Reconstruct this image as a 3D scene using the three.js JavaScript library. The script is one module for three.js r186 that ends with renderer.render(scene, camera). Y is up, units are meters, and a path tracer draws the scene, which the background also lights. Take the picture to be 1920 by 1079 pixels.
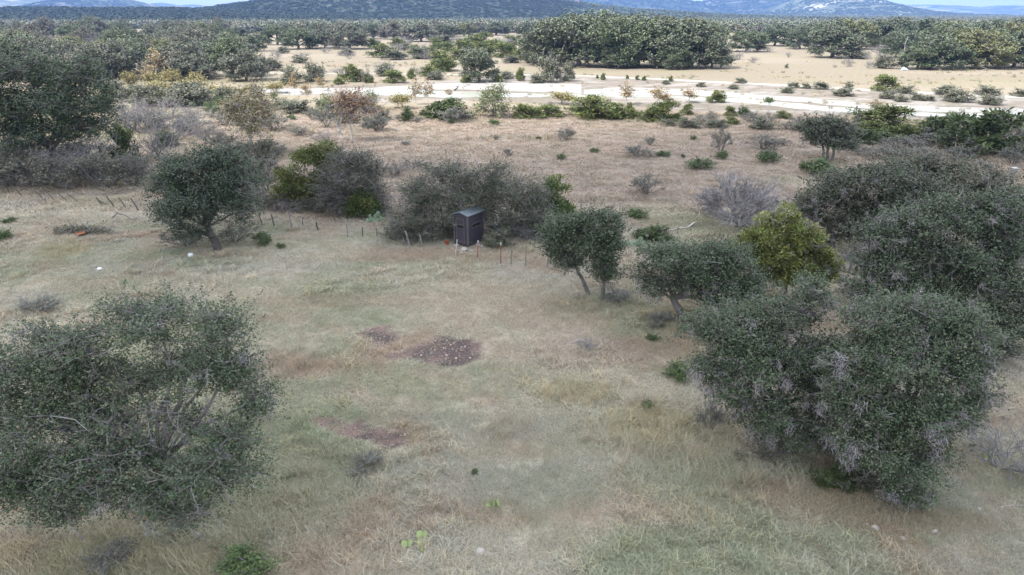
import * as THREE from 'three';
import { mergeGeometries } from 'three/addons/utils/BufferGeometryUtils.js';

// ------------------------------------------------------------------ camera, sky, sun, exposure
const scene = new THREE.Scene();
const renderer = new THREE.WebGLRenderer({ antialias: true });
renderer.toneMapping = THREE.LinearToneMapping;
renderer.toneMappingExposure = 2.15;
renderer.shadowMap.enabled = true;
const CAM_H = 12, PITCH = 21.9 * Math.PI / 180, FOC = 1281;     // drone 12 m up; focal length in photo pixels
const camera = new THREE.PerspectiveCamera(2 * Math.atan(539.5 / FOC) * 180 / Math.PI, 1920 / 1079, 0.1, 40000);
camera.position.set(0, CAM_H, 0);
camera.rotation.set(-PITCH, 0, 0);
scene.add(camera);

{ // pale autumn sky, mostly thin white cloud with blue between
  const w = 512, h = 256, d = new Float32Array(w * h * 4);
  for (let j = 0; j < h; j++) {
    const el = ((j + 0.5) / h - 0.5) * Math.PI;
    for (let i = 0; i < w; i++) {
      const az = (i + 0.5) / w * Math.PI * 2;
      const e = Math.max(0, Math.sin(el));
      const px = Math.cos(az) / (e + 0.25), pz = Math.sin(az) / (e + 0.25);
      let n = 0, a = 0.5, fx = 1.3;
      for (let o = 0; o < 5; o++) { n += a * (0.5 + 0.5 * Math.sin(px * fx + 1.7 * o + 1.3 * Math.sin(pz * fx * 0.9 + o * 2.1)) * Math.cos(pz * fx * 1.1 + o)); a *= 0.5; fx *= 2.07; }
      const c = Math.min(1, Math.max(0, (n - 0.36) * 4));
      const t = Math.pow(e, 0.45);
      const blue = [0.80 - 0.30 * t, 0.88 - 0.20 * t, 0.98 - 0.04 * t], white = [1.0, 0.985, 0.98];
      const k = 0.35 + 0.6 * c, q = (j * w + i) * 4;
      for (let m = 0; m < 3; m++) d[q + m] = el < 0 ? [0.2, 0.18, 0.14][m] : blue[m] * (1 - k) + white[m] * k;
      d[q + 3] = 1;
    }
  }
  const t = new THREE.DataTexture(d, w, h, THREE.RGBAFormat, THREE.FloatType);
  t.mapping = THREE.EquirectangularReflectionMapping; t.magFilter = THREE.LinearFilter; t.needsUpdate = true;
  scene.background = t; scene.environment = t;
}
const SUN = new THREE.Vector3(-0.62, 0.86, 0.28).normalize();   // towards the sun
const sun = new THREE.DirectionalLight(new THREE.Color(1, 0.95, 0.86), 3.7);
sun.position.copy(SUN).multiplyScalar(3000); sun.castShadow = true; sun.shadow.radius = 2.5;
sun.shadow.mapSize.set(4096, 4096);
Object.assign(sun.shadow.camera, { left: -400, right: 400, top: 400, bottom: -400, near: 10, far: 6000 });
scene.add(sun, sun.target);
scene.fog = new THREE.FogExp2(new THREE.Color().setRGB(0.26, 0.48, 1.0), 0.00016);

// ------------------------------------------------------------------ helpers
let seed = 12345;
const srand = (s) => { seed = s >>> 0; };
const R = () => { seed = (seed + 0x6D2B79F5) | 0; let t = Math.imul(seed ^ (seed >>> 15), 1 | seed); t = (t + Math.imul(t ^ (t >>> 7), 61 | t)) ^ t; return ((t ^ (t >>> 14)) >>> 0) / 4294967296; };
const rr = (a, b) => a + (b - a) * R();
const gs = () => (R() + R() + R() - 1.5) * 1.15;
const lerp = (a, b, t) => a + (b - a) * t, clamp = (x, a = 0, b = 1) => Math.min(b, Math.max(a, x));
const smooth = (a, b, x) => { const t = clamp((x - a) / (b - a)); return t * t * (3 - 2 * t); };
const V = (x, y, z) => new THREE.Vector3(x, y, z);
const hash = (i, j) => { let h = Math.imul(i, 374761393) + Math.imul(j, 668265263) | 0; h = Math.imul(h ^ (h >>> 13), 1274126177); return ((h ^ (h >>> 16)) >>> 0) / 4294967296; };
function vnoise(x, y) {
  const i = Math.floor(x), j = Math.floor(y), fx = x - i, fy = y - j, u = fx * fx * (3 - 2 * fx), v = fy * fy * (3 - 2 * fy);
  return lerp(lerp(hash(i, j), hash(i + 1, j), u), lerp(hash(i, j + 1), hash(i + 1, j + 1), u), v);
}
const fbm = (x, y, o = 4) => { let s = 0, a = 0.5, n = 0; for (let k = 0; k < o; k++) { s += a * vnoise(x, y); n += a; a *= 0.5; x = x * 2.03 + 17.1; y = y * 2.03 + 5.7; } return s / n; };
const CP = Math.cos(PITCH), SP = Math.sin(PITCH);
const ray = (px, py) => { const u = (px - 960) / FOC, v = -(py - 539.5) / FOC; return V(u, v * CP - SP, -CP - v * SP); };
const G = (px, py, y = 0) => { const d = ray(px, py), t = (CAM_H - y) / -d.y; return V(d.x * t, y, d.z * t); };            // where a pixel's ray meets the ground
const atZ = (px, py, z) => { const d = ray(px, py), t = z / d.z; return V(d.x * t, CAM_H + d.y * t, z); };
const depthOf = (p) => -p.z * CP + (CAM_H - p.y) * SP;
const hgt = (x, z) => 0.16 * (fbm(x * 0.09, z * 0.09, 3) - 0.5) * smooth(85, 60, -z);   // gentle undulation of the near field
const used = new Map();
const numbered = (n) => { const k = used.get(n) || 0; used.set(n, k + 1); return k ? `${n}_${String(k).padStart(3, '0')}` : n; };
function tag(o, label, category, group) { o.userData.label = label; o.userData.category = category; if (group) o.userData.group = group; return o; }
function shadowed(o) { o.traverse((m) => { if (m.isMesh) { m.castShadow = true; m.receiveShadow = true; } }); return o; }
function top(o, name) { o.name = numbered(name); scene.add(shadowed(o)); return o; }
function struct(o, name) { o.userData.kind = 'structure'; return top(o, name); }
function part(geo, mat, name, parent) { const m = new THREE.Mesh(geo, mat); m.name = name; parent.add(m); return m; }

class MB { // collects small faces with vertex colours
  constructor() { this.p = []; this.c = []; this.i = []; }
  get n() { return this.p.length / 3; }
  v(x, y, z, c) { this.p.push(x, y, z); this.c.push(c[0], c[1], c[2]); }
  tri(a, b, d, c) { const n = this.n; this.v(a.x, a.y, a.z, c); this.v(b.x, b.y, b.z, c); this.v(d.x, d.y, d.z, c); this.i.push(n, n + 1, n + 2); }
  leaf(x, y, z, L, W, c) { // a kite of random lie, its tip rather outward and upward
    const th = R() * 6.2832, ph = rr(-0.6, 0.9), ch = Math.cos(ph), dx = Math.cos(th) * ch, dy = Math.sin(ph), dz = Math.sin(th) * ch;
    let sx = -dz, sy = 0, sz = dx; const q = rr(-1.1, 1.1), cq = Math.cos(q), sq = Math.sin(q), l = Math.hypot(sx, sz) || 1; sx /= l; sz /= l;
    const ux = dy * sz - dz * sy, uy = dz * sx - dx * sz, uz = dx * sy - dy * sx;
    const ax = sx * cq + ux * sq, ay = sy * cq + uy * sq, az = sz * cq + uz * sq, n = this.n, h = W / 2, m = 0.45 * L;
    this.v(x, y, z, c); this.v(x + dx * m + ax * h, y + dy * m + ay * h, z + dz * m + az * h, c); this.v(x + dx * L, y + dy * L, z + dz * L, c); this.v(x + dx * m - ax * h, y + dy * m - ay * h, z + dz * m - az * h, c);
    this.i.push(n, n + 1, n + 2, n, n + 2, n + 3);
  }
  spray(x, y, z, d, L, W, c) { // a narrow kite along d
    const q = R() * 6.28; let ax = Math.cos(q), ay = rr(-0.4, 0.4), az = Math.sin(q); const dt = ax * d.x + ay * d.y + az * d.z; ax -= dt * d.x; ay -= dt * d.y; az -= dt * d.z; const l = Math.hypot(ax, ay, az) || 1, h = W / 2 / l, m = L * 0.6, n = this.n;
    this.v(x, y, z, c); this.v(x + d.x * m + ax * h, y + d.y * m + ay * h, z + d.z * m + az * h, c); this.v(x + d.x * L, y + d.y * L, z + d.z * L, c); this.v(x + d.x * m - ax * h, y + d.y * m - ay * h, z + d.z * m - az * h, c);
    this.i.push(n, n + 1, n + 2, n, n + 2, n + 3);
  }
  cone(a, b, r0, r1, c, s = 3) { // one length of a stem
    const d = b.clone().sub(a); if (d.lengthSq() < 1e-10) return; d.normalize();
    const u = Math.abs(d.y) < 0.9 ? V(-d.z, 0, d.x).normalize() : V(1, 0, 0).addScaledVector(d, -d.x).normalize(), w = d.clone().cross(u), n = this.n;
    for (let k = 0; k < s; k++) { const t = k / s * 6.2832, x = Math.cos(t), y = Math.sin(t), ex = u.x * x + w.x * y, ey = u.y * x + w.y * y, ez = u.z * x + w.z * y; this.v(a.x + ex * r0, a.y + ey * r0, a.z + ez * r0, c); this.v(b.x + ex * r1, b.y + ey * r1, b.z + ez * r1, c); }
    for (let k = 0; k < s; k++) { const a0 = n + 2 * k, b0 = n + 2 * ((k + 1) % s); this.i.push(a0, b0, a0 + 1, b0, b0 + 1, a0 + 1); }
  }
  path(pts, r0, r1, c, s = 5, jag = 0) { let q = pts[0]; for (let k = 1; k < pts.length; k++) { const t0 = (k - 1) / (pts.length - 1), t1 = k / (pts.length - 1); const kk = rr(0.85, 1.15), cc = c.map((x) => x * kk); this.cone(q, pts[k], lerp(r0, r1, t0), lerp(r0, r1, t1), cc, s); q = pts[k]; } }
  geo() {
    const g = new THREE.BufferGeometry();
    g.setAttribute('position', new THREE.BufferAttribute(new Float32Array(this.p), 3));
    g.setAttribute('color', new THREE.BufferAttribute(new Float32Array(this.c), 3));
    g.setIndex(new THREE.BufferAttribute(new Uint32Array(this.i), 1));
    g.computeVertexNormals();
    return g;
  }
}
const mix3 = (a, b, t) => [lerp(a[0], b[0], t), lerp(a[1], b[1], t), lerp(a[2], b[2], t)];
const vary = (c, v = 0.25, h = 0.08) => { const k = rr(1 - v, 1 + v), q = rr(-h, h); return [c[0] * k * (1 + q), c[1] * k, c[2] * k * (1 - q)]; };
const M = {
  leaf: new THREE.MeshStandardMaterial({ vertexColors: true, roughness: 0.62, side: THREE.DoubleSide }),
  twig: new THREE.MeshStandardMaterial({ vertexColors: true, roughness: 0.9 }),
  dry: new THREE.MeshStandardMaterial({ vertexColors: true, roughness: 0.95, side: THREE.DoubleSide }),
};
const C = { // base colours, linear; oakPale is lightened to paint sunlight on the far oaks
  oak: [0.064, 0.100, 0.050], oakOlive: [0.094, 0.110, 0.068], oakPale: [0.128, 0.148, 0.098], juniper: [0.145, 0.168, 0.042], jdark: [0.060, 0.090, 0.030],
  green: [0.075, 0.125, 0.034], willow: [0.145, 0.165, 0.075], gray: [0.17, 0.165, 0.165], ash: [0.27, 0.255, 0.265], bark: [0.17, 0.16, 0.155], pale: [0.34, 0.325, 0.325], bone: [0.5, 0.47, 0.45],
  brush: [0.125, 0.125, 0.085], brushGray: [0.16, 0.165, 0.14], tan: [0.27, 0.19, 0.09], rust: [0.22, 0.125, 0.065], straw: [0.36, 0.30, 0.19],
};

// ------------------------------------------------------------------ ground
// patches of different growth, read off the photograph: [px, py, half width, half height, colour, strength]
const T = { pale: [0.53, 0.475, 0.365], olive: [0.39, 0.38, 0.26], green: [0.28, 0.325, 0.195], gray: [0.445, 0.425, 0.35], tan: [0.48, 0.395, 0.30], rust: [0.385, 0.27, 0.19], pink: [0.42, 0.33, 0.275], yellow: [0.405, 0.35, 0.19], hay: [0.325, 0.275, 0.21], bare: [0.30, 0.225, 0.195] };
const zones = [
  [560, 690, 110, 22, T.rust, 0.6], [520, 640, 90, 18, T.pale, 0.5], [640, 545, 90, 20, T.green, 0.35], [620, 565, 160, 12, T.rust, 0.35], [900, 560, 120, 30, T.tan, 0.4], [820, 520, 90, 30, T.pale, 0.5],
  [800, 480, 190, 14, T.rust, 0.55], [940, 470, 160, 14, T.tan, 0.6], [1050, 590, 110, 30, T.tan, 0.6], [1230, 660, 90, 30, T.rust, 0.45], [1100, 660, 120, 30, T.pink, 0.4], [640, 790, 90, 30, T.green, 0.45],
  [560, 760, 60, 40, T.olive, 0.6], [940, 720, 160, 24, T.olive, 0.5], [900, 690, 100, 14, T.green, 0.35], [1080, 740, 70, 20, T.yellow, 0.5], [1240, 800, 90, 40, T.yellow, 0.55], [1340, 820, 70, 40, T.olive, 0.6],
  [930, 800, 160, 40, T.gray, 0.5], [1050, 900, 220, 50, T.gray, 0.55], [800, 900, 140, 50, T.gray, 0.4], [1200, 960, 160, 30, T.tan, 0.35], [1500, 930, 160, 30, T.rust, 0.5], [1700, 980, 170, 26, T.rust, 0.5],
  [1750, 1060, 200, 30, T.gray, 0.55], [1890, 760, 60, 60, T.tan, 0.6], [1890, 900, 60, 60, T.olive, 0.5], [560, 950, 130, 70, T.olive, 0.55], [420, 1060, 160, 30, T.yellow, 0.4], [120, 1050, 160, 30, T.yellow, 0.4],
  [730, 780, 60, 30, T.pink, 0.35], [760, 820, 50, 20, T.rust, 0.5], [60, 620, 120, 24, T.pale, 0.5], [170, 630, 60, 16, T.pink, 0.5], [60, 560, 60, 18, T.gray, 0.5], [120, 480, 160, 24, T.olive, 0.35],
  [160, 400, 200, 16, T.pale, 0.7], [180, 380, 70, 8, T.yellow, 0.4], [60, 440, 140, 22, T.pale, 0.4], [120, 470, 40, 14, T.yellow, 0.6], [280, 480, 50, 12, T.green, 0.55], [470, 430, 70, 12, T.green, 0.5], [430, 480, 70, 8, T.rust, 0.5], [580, 400, 120, 10, T.tan, 0.8],
  [540, 470, 140, 22, T.pale, 0.55], [450, 540, 140, 24, T.pale, 0.35], [1330, 420, 110, 22, T.olive, 0.75], [1240, 400, 60, 22, T.olive, 0.5], [1500, 340, 60, 12, T.olive, 0.4], [1540, 600, 80, 60, T.tan, 0.5], [1600, 620, 60, 30, T.tan, 0.5],
  [1180, 500, 40, 60, T.tan, 0.5], [1200, 590, 60, 30, T.olive, 0.4], [1200, 440, 40, 10, T.pale, 0.4], [1700, 300, 300, 30, T.tan, 0.5],
].map(([px, py, rx, ry, c, s]) => { const a = G(px, py), b = G(px + rx, py), f = G(px, py + ry); return { x: a.x, z: a.z, rx: b.x - a.x, rz: Math.abs(f.z - a.z), c, s }; });
const poly = (list) => list.map(([x, y]) => { const p = G(x, y); return [p.x, p.z]; });
function inPoly(pl, x, z) { let s = false; for (let i = 0, j = pl.length - 1; i < pl.length; j = i++) { const [xi, zi] = pl[i], [xj, zj] = pl[j]; if ((zi > z) !== (zj > z) && x < (xj - xi) * (z - zi) / (zj - zi) + xi) s = !s; } return s; }
const bedPoly = poly([[-400, 168], [330, 168], [560, 176], [640, 184], [720, 192], [790, 188], [830, 188], [940, 191], [1080, 197], [1180, 203], [1290, 209], [1400, 212], [1500, 214], [1640, 222], [1750, 226], [1920, 232], [2500, 255], [2500, 200], [1920, 181], [1700, 170], [1500, 162], [1300, 149], [1100, 141], [960, 138], [860, 150], [740, 157], [640, 160], [520, 165], [330, 164], [-400, 160]]);
const dirtPoly = [poly([[668, 622], [690, 612], [730, 610], [758, 622], [742, 634], [734, 648], [716, 652], [680, 636]]), poly([[736, 660], [770, 654], [800, 640], [850, 630], [900, 640], [912, 660], [890, 676], [850, 686], [800, 678], [740, 674]]), poly([[586, 778], [640, 780], [690, 792], [764, 818], [758, 846], [700, 836], [640, 822], [592, 804]])];
const shedPoly = poly([[840, 470], [846, 452], [884, 444], [925, 458], [890, 478]]);
function turf(x, z) { // the colour of what grows at a spot
  const d = Math.hypot(x, z), a = fbm(x * 0.16 + 3, z * 0.16, 4), b = fbm(x * 0.55 + 40, z * 0.55 + 9, 3), e = fbm(x * 0.05 - 20, z * 0.05 + 31, 3);
  let c = mix3(T.olive, T.pale, smooth(0.35, 0.62, a)); c = mix3(c, T.gray, 0.7 * smooth(0.42, 0.62, e)); c = mix3(c, T.tan, 0.65 * smooth(0.5, 0.72, b)); c = mix3(c, T.green, 0.5 * smooth(0.56, 0.7, fbm(x * 0.33 + 70, z * 0.33 - 12, 3)));
  c = mix3(c, T.rust, 0.5 * smooth(0.62, 0.75, fbm(x * 0.42 - 33, z * 0.42 + 55, 3)));
  const field = smooth(36, 46, -z + 0.02 * x) ; // across the fence: tawny bunch grass
  c = mix3(c, mix3(T.pink, [0.37, 0.3, 0.235], smooth(0.35, 0.65, b)), 0.85 * field * smooth(-60, -8, x * 1.0 + 0.25 * (-z - 40)) );
  for (const q of zones) { const u = (x - q.x) / q.rx, v = (z - q.z) / q.rz, w = u * u + v * v; if (w < 2.2) c = mix3(c, q.c, q.s * smooth(2.0, 0.25, w + 1.4 * (b - 0.5))); }
  return c;
}
function soil(x, z) {
  const dz = -z, n = fbm(x * 0.25, z * 0.25, 4), wob = (n - 0.5) * 5 * clamp(dz / 100, 0.3, 2);
  if (dz > 60 && inPoly(bedPoly, x, z + wob)) { const s = fbm(x * 0.12 + 9, z * 0.4, 4), s2 = fbm(x * 0.5, z * 1.1, 3); let c = mix3([0.36, 0.33, 0.305], [0.25, 0.21, 0.18], smooth(0.33, 0.58, s)); c = mix3(c, [0.2, 0.175, 0.13], 0.8 * smooth(0.5, 0.62, s2)); return c.map((v) => v * lerp(0.8, 1.12, fbm(x * 1.7, z * 2.3, 2))); }
  if (dz > 95) { let c = mix3(T.hay, [0.28, 0.235, 0.172], smooth(0.4, 0.68, fbm(x * 0.02, z * 0.05, 4))); return mix3(c, [0.28, 0.25, 0.15], 0.5 * smooth(0.55, 0.75, fbm(x * 0.05 + 8, z * 0.12, 3))); }
  for (const p of dirtPoly) if (inPoly(p, x + (n - 0.5) * 0.8, z + (fbm(x * 1.3, z * 1.3, 3) - 0.5) * 1.2)) return mix3([0.25, 0.175, 0.15], [0.12, 0.09, 0.085], smooth(0.45, 0.6, fbm(x * 0.9 + 4, z * 0.9, 3)));
  let c = turf(x, z);
  c = mix3(c, T.bare, 0.25);
  const g = fbm(x * 2.2, z * 2.2, 3); return c.map((v) => v * lerp(0.72, 1.05, g));
}
const noiseTex = (n, f, lo, hi, rep) => { // tiling grain
  const d = new Uint8Array(n * n * 4), P = (i, j, s) => hash(((i % s) + s) % s + s * 31, ((j % s) + s) % s + s * 17);
  for (let y = 0; y < n; y++) for (let x = 0; x < n; x++) {
    let s = 0, w = 0; for (const [k, a] of f) { const u = x / n * k, v = y / n * k, i = Math.floor(u), j = Math.floor(v), p = u - i, q = v - j; s += a * lerp(lerp(P(i, j, k), P(i + 1, j, k), p), lerp(P(i, j + 1, k), P(i + 1, j + 1, k), p), q); w += a; }
    const c = Math.min(255, 255 * lerp(lo, hi, s / w)); const o = (y * n + x) * 4; d[o] = d[o + 1] = d[o + 2] = c; d[o + 3] = 255;
  }
  const t = new THREE.DataTexture(d, n, n); t.wrapS = t.wrapT = THREE.RepeatWrapping; t.magFilter = THREE.LinearFilter; t.colorSpace = THREE.SRGBColorSpace; t.needsUpdate = true; t.repeat.set(rep, rep); return t;
};
const grain = noiseTex(512, [[16, 1], [48, 1], [128, 1.2], [256, 1.2]], 0.58, 1.2, 0.29);
const grainBump = grain.clone(); grainBump.colorSpace = THREE.NoColorSpace;
const groundMat = new THREE.MeshStandardMaterial({ vertexColors: true, map: grain, bumpMap: grainBump, bumpScale: 0.012, roughness: 1 });
{
  const rows = [], cols = 330; for (let z = 60; z > -7; z -= 3) rows.push(z); for (let z = -7; z > -9000; z *= 1.0125) rows.push(z); 
  const p = [], c = [], uv = [], idx = [];
  rows.forEach((z, r) => { const hw = 30 + Math.max(0, -z) * 1.05; for (let k = 0; k <= cols; k++) { const x = (k / cols * 2 - 1) * hw; p.push(x, hgt(x, z), z); c.push(...soil(x, z)); uv.push(x, z); if (r && k) { const a = r * (cols + 1) + k; idx.push(a - cols - 2, a - cols - 1, a, a - cols - 2, a, a - 1); } } });
  const g = new THREE.BufferGeometry(); g.setAttribute('position', new THREE.Float32BufferAttribute(p, 3)); g.setAttribute('color', new THREE.Float32BufferAttribute(c, 3)); g.setAttribute('uv', new THREE.Float32BufferAttribute(uv, 2)); g.setIndex(idx.map((_, k) => idx[k - k % 3 + [0, 2, 1][k % 3]])); g.computeVertexNormals();
  if (g.attributes.normal.getY(5000) < 0) { g.setIndex(idx); g.computeVertexNormals(); }
  struct(new THREE.Mesh(g, groundMat), 'ground');
}
// sheets laid on the ground: strip(upper edge pixels, lower edge pixels)
function strip(a, b, y, wob, sub = 10) {
  const p = [], idx = [], uv = [], W = [];
  const samp = (l) => { const o = []; for (let i = 0; i < l.length - 1; i++) for (let k = 0; k < sub; k++) { const t = k / sub; o.push([lerp(l[i][0], l[i + 1][0], t), lerp(l[i][1], l[i + 1][1], t)]); } o.push(l[l.length - 1]); return o; };
  const A = samp(a), B = samp(b);
  A.forEach((q, k) => { const n1 = (fbm(q[0] * 0.06, 3, 3) - 0.5) * wob, n2 = (fbm(q[0] * 0.06, 13, 3) - 0.5) * wob; const u = G(q[0], q[1] + n1), w = G(B[k][0], B[k][1] + n2); p.push(u.x, y, u.z, w.x, y, w.z); uv.push(u.x, u.z, w.x, w.z); if (k) { const n = 2 * k; idx.push(n - 2, n - 1, n, n, n - 1, n + 1); } });
  const g = new THREE.BufferGeometry(); g.setAttribute('position', new THREE.Float32BufferAttribute(p, 3)); g.setAttribute('uv', new THREE.Float32BufferAttribute(uv, 2)); g.setIndex(idx); g.computeVertexNormals(); return g;
}
const waterMat = new THREE.MeshPhysicalMaterial({ color: new THREE.Color().setRGB(0.36, 0.38, 0.33), roughness: 0.25 });
struct(new THREE.Mesh(strip([[640, 172], [760, 168], [850, 172], [1000, 176], [1130, 178], [1250, 180], [1400, 186], [1500, 195], [1620, 206], [1760, 213], [1920, 212], [2300, 222]], [[640, 176], [760, 180], [850, 183], [1000, 182], [1130, 181.5], [1250, 184], [1400, 193], [1500, 205], [1620, 212], [1760, 219], [1920, 223], [2300, 240]], 0.012, 3), waterMat), 'river');
const rockMat = new THREE.MeshStandardMaterial({ color: new THREE.Color().setRGB(0.40, 0.39, 0.375), map: grain, roughness: 0.95 });
struct(new THREE.Mesh(strip([[300, 166], [420, 167], [560, 166], [700, 165], [860, 155], [1000, 156], [1090, 158]], [[300, 168], [420, 171], [560, 179], [700, 169], [860, 167], [1000, 172], [1090, 174]], 0.006, 3), rockMat), 'river_bed');
struct(new THREE.Mesh(strip([[1095, 168], [1160, 163], [1300, 168], [1400, 176], [1520, 184], [1620, 194], [1760, 200], [1920, 204], [2300, 212]], [[1095, 178], [1160, 179], [1300, 179], [1400, 185], [1520, 193], [1620, 203], [1760, 211], [1920, 211], [2300, 221]], 0.006, 3), rockMat), 'river_bed');
const roadMat = new THREE.MeshStandardMaterial({ color: new THREE.Color().setRGB(0.46, 0.435, 0.40), map: grain, roughness: 1 });
struct(new THREE.Mesh(strip([[480, 136], [640, 137], [800, 138], [960, 139.5], [1100, 141.5], [1250, 148], [1400, 155], [1500, 160], [1700, 171], [1920, 180], [2300, 196]], [[480, 137.5], [640, 138.5], [800, 139.7], [960, 141], [1100, 143.5], [1250, 150.5], [1400, 158], [1500, 164], [1700, 175.5], [1920, 184.5], [2300, 201]], 0.009, 0.6), roadMat), 'road');

// ------------------------------------------------------------------ hills
function hill(profile, D, W, base, cols, opt = {}) { // profile: crest as [px, py] at distance D; W: depth of the slope
  const nx = opt.nx || 220, nz = 40, p = [], c = [], idx = [];
  const P = profile.map(([x, y]) => { const q = atZ(x, y, -D); return [q.x, q.y]; });
  const crest = (x) => { if (x <= P[0][0]) return P[0][1]; for (let i = 1; i < P.length; i++) if (x <= P[i][0]) { const t = (x - P[i - 1][0]) / (P[i][0] - P[i - 1][0]), s = t * t * (3 - 2 * t); return lerp(P[i - 1][1], P[i][1], lerp(t, s, 0.5)); } return P[P.length - 1][1]; };
  const x0 = P[0][0], x1 = P[P.length - 1][0];
  const at = (x, t) => { const h = Math.max(0, crest(x) - base), s = t <= 1 ? smooth(0, 1, t) * 0.6 + 0.4 * t : 1 - smooth(1, 2, t); return base + h * s * (1 + (t < 0.97 ? 0.16 * (fbm(x / W * 3.2 + D, t * 2.4, 4) - 0.5) * Math.sin(Math.PI * Math.min(t, 1)) : 0)) - (t <= 0 ? 6 : 0); };
  for (let j = 0; j <= nz; j++) for (let i = 0; i <= nx; i++) { const x = lerp(x0, x1, i / nx), t = j / nz * 1.7, z = -D + W * (1 - t); p.push(x, at(x, t), z); const n = fbm(x / D * 90, t * 16 + D, 4), l = fbm(x / D * 26 + 5, t * 22, 3); let k = mix3(cols[0], cols[1], smooth(0.4, 0.62, n)); k = mix3(k, cols[2], smooth(opt.rock || 0.58, (opt.rock || 0.58) + 0.1, l)); c.push(...k); if (i && j) { const a = j * (nx + 1) + i; idx.push(a - nx - 2, a - nx - 1, a, a - nx - 2, a, a - 1); } }
  const g = new THREE.BufferGeometry(); g.setAttribute('position', new THREE.Float32BufferAttribute(p, 3)); g.setAttribute('color', new THREE.Float32BufferAttribute(c, 3)); g.setIndex(idx); g.computeVertexNormals();
  struct(new THREE.Mesh(g, M.dry), 'hill');
  return { at, x0, x1, D, W };
}
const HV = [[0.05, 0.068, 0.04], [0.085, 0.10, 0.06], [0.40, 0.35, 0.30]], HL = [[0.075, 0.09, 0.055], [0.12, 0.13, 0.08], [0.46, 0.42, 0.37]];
const hills = [
  hill([[-900, 10], [-300, 13], [0, 17], [120, 15.5], [200, 17.5], [330, 16.5], [430, 20], [520, 22], [640, 27], [760, 31]], 1400, 800, 0, HV, { rock: 0.74 }),
  hill([[-500, 6], [-150, -14], [40, -8], [90, 0], [130, 4], [260, 22], [420, 24]], 5200, 1500, 0, HL, { rock: 0.54 }),
  hill([[40, 22], [90, 14], [120, 3], [150, -6], [200, -10], [235, 0], [255, 9], [300, 21], [340, 24]], 4000, 900, 0, [HV[0], HV[1], [0.33, 0.29, 0.26]], { rock: 0.55 }),
  hill([[200, 22], [262, 9], [290, 9], [300, 5], [330, 12], [360, 8], [395, 13], [420, 10], [440, 4], [460, 4], [480, 9], [520, 14], [700, 18]], 6800, 1200, 0, HL, { rock: 0.52 }),
  hill([[330, 26], [400, 22], [460, 16], [490, 8], [540, -4], [620, -22], [760, -34], [900, -22], [1000, -6], [1080, 4], [1110, 9], [1180, 17], [1320, 27], [1420, 31]], 2000, 900, 0, HV, { rock: 0.72 }),
  hill([[780, 10], [900, -16], [1000, -14], [1120, -12], [1240, -12], [1280, 0], [1305, 4], [1340, -2], [1420, -12], [1500, -10], [1525, 2], [1600, 20], [1700, 24]], 5000, 1300, 0, HV, { rock: 0.60 }),
  hill([[1400, 26], [1450, 22], [1500, 0], [1530, -10], [1600, -10], [1622, 0], [1650, 11], [1690, 22], [1760, 29]], 3600, 800, 0, HL, { rock: 0.63 }),
  hill([[1560, 24], [1650, 14], [1690, 11], [1720, 8.5], [1760, 9], [1788, 9.5], [1805, 15], [1830, 14], [1850, 16], [1880, 10], [1905, 10], [1925, 15], [2100, 6], [2300, 22]], 7200, 1300, 0, [HV[1], HL[1], HL[2]], { rock: 0.58 }),
];
function puff(n, size, col, flat = 0.8) { // a far tree: faces over a dome
  const b = new MB(); for (let k = 0; k < n; k++) { const th = R() * 6.283, u = R(), ph = Math.asin(u), r = 0.5 * rr(0.75, 1.05) * (1 + 0.18 * Math.sin(3 * th + 2 * ph)); b.leaf(Math.cos(th) * Math.cos(ph) * r, 0.18 + Math.sin(ph) * r * flat * 1.4, Math.sin(th) * Math.cos(ph) * r, size, size * 0.8, vary(col, 0.3)); }
  return b.geo();
}
function instanced(geo, mat, mats, cols, name) {
  const im = new THREE.InstancedMesh(geo, mat, mats.length); mats.forEach((m, k) => { im.setMatrixAt(k, m); if (cols) im.setColorAt(k, new THREE.Color().setRGB(...cols[k])); });
  im.userData.kind = 'stuff'; return top(im, name);
}
const mtx = (x, y, z, sx, sy, sz, ry = 0, rx = 0, rz = 0) => new THREE.Matrix4().compose(V(x, y, z), new THREE.Quaternion().setFromEuler(new THREE.Euler(rx, ry, rz)), V(sx, sy, sz));
{
  srand(77);
  const geo = puff(90, 0.24, [1, 1, 1]);
  [[4, 9000, 5, 9], [6, 3500, 7, 13], [2, 2500, 8, 14], [5, 5000, 9, 16], [0, 6000, 6, 10]].forEach(([h, n, s0, s1]) => {
    const H = hills[h], ms = [], cs = []; let guard = 0;
    while (ms.length < n && guard++ < n * 6) { const t = rr(0.02, 1.02), x = rr(H.x0, H.x1), z = -H.D + H.W * (1 - t), y = H.at(x, t); if (y < 1 || Math.abs(x / z) > 0.86) continue; if (h > 0 && h !== 4 && fbm(x / H.D * 60, t * 20, 3) > 0.6) continue; const s = rr(s0, s1); ms.push(mtx(x, y - s * 0.15, z, s, s * rr(0.6, 0.85), s, R() * 6.28)); cs.push(vary([0.075, 0.092, 0.055], 0.3, 0.12)); }
    tag(instanced(geo, M.leaf, ms, cs, 'hill_forest'), ['dark shaded oak woodland on the long low rise before the hills', '', 'low scrub cover on the far blue hillside', '', 'dark cedar and oak cover on the broad shaded hill', 'scrub cover on the long blue ridge behind the broad hill', 'pale speckled scrub on the sunlit hill with rock outcrops'][h], 'forest');
  });
}

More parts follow.
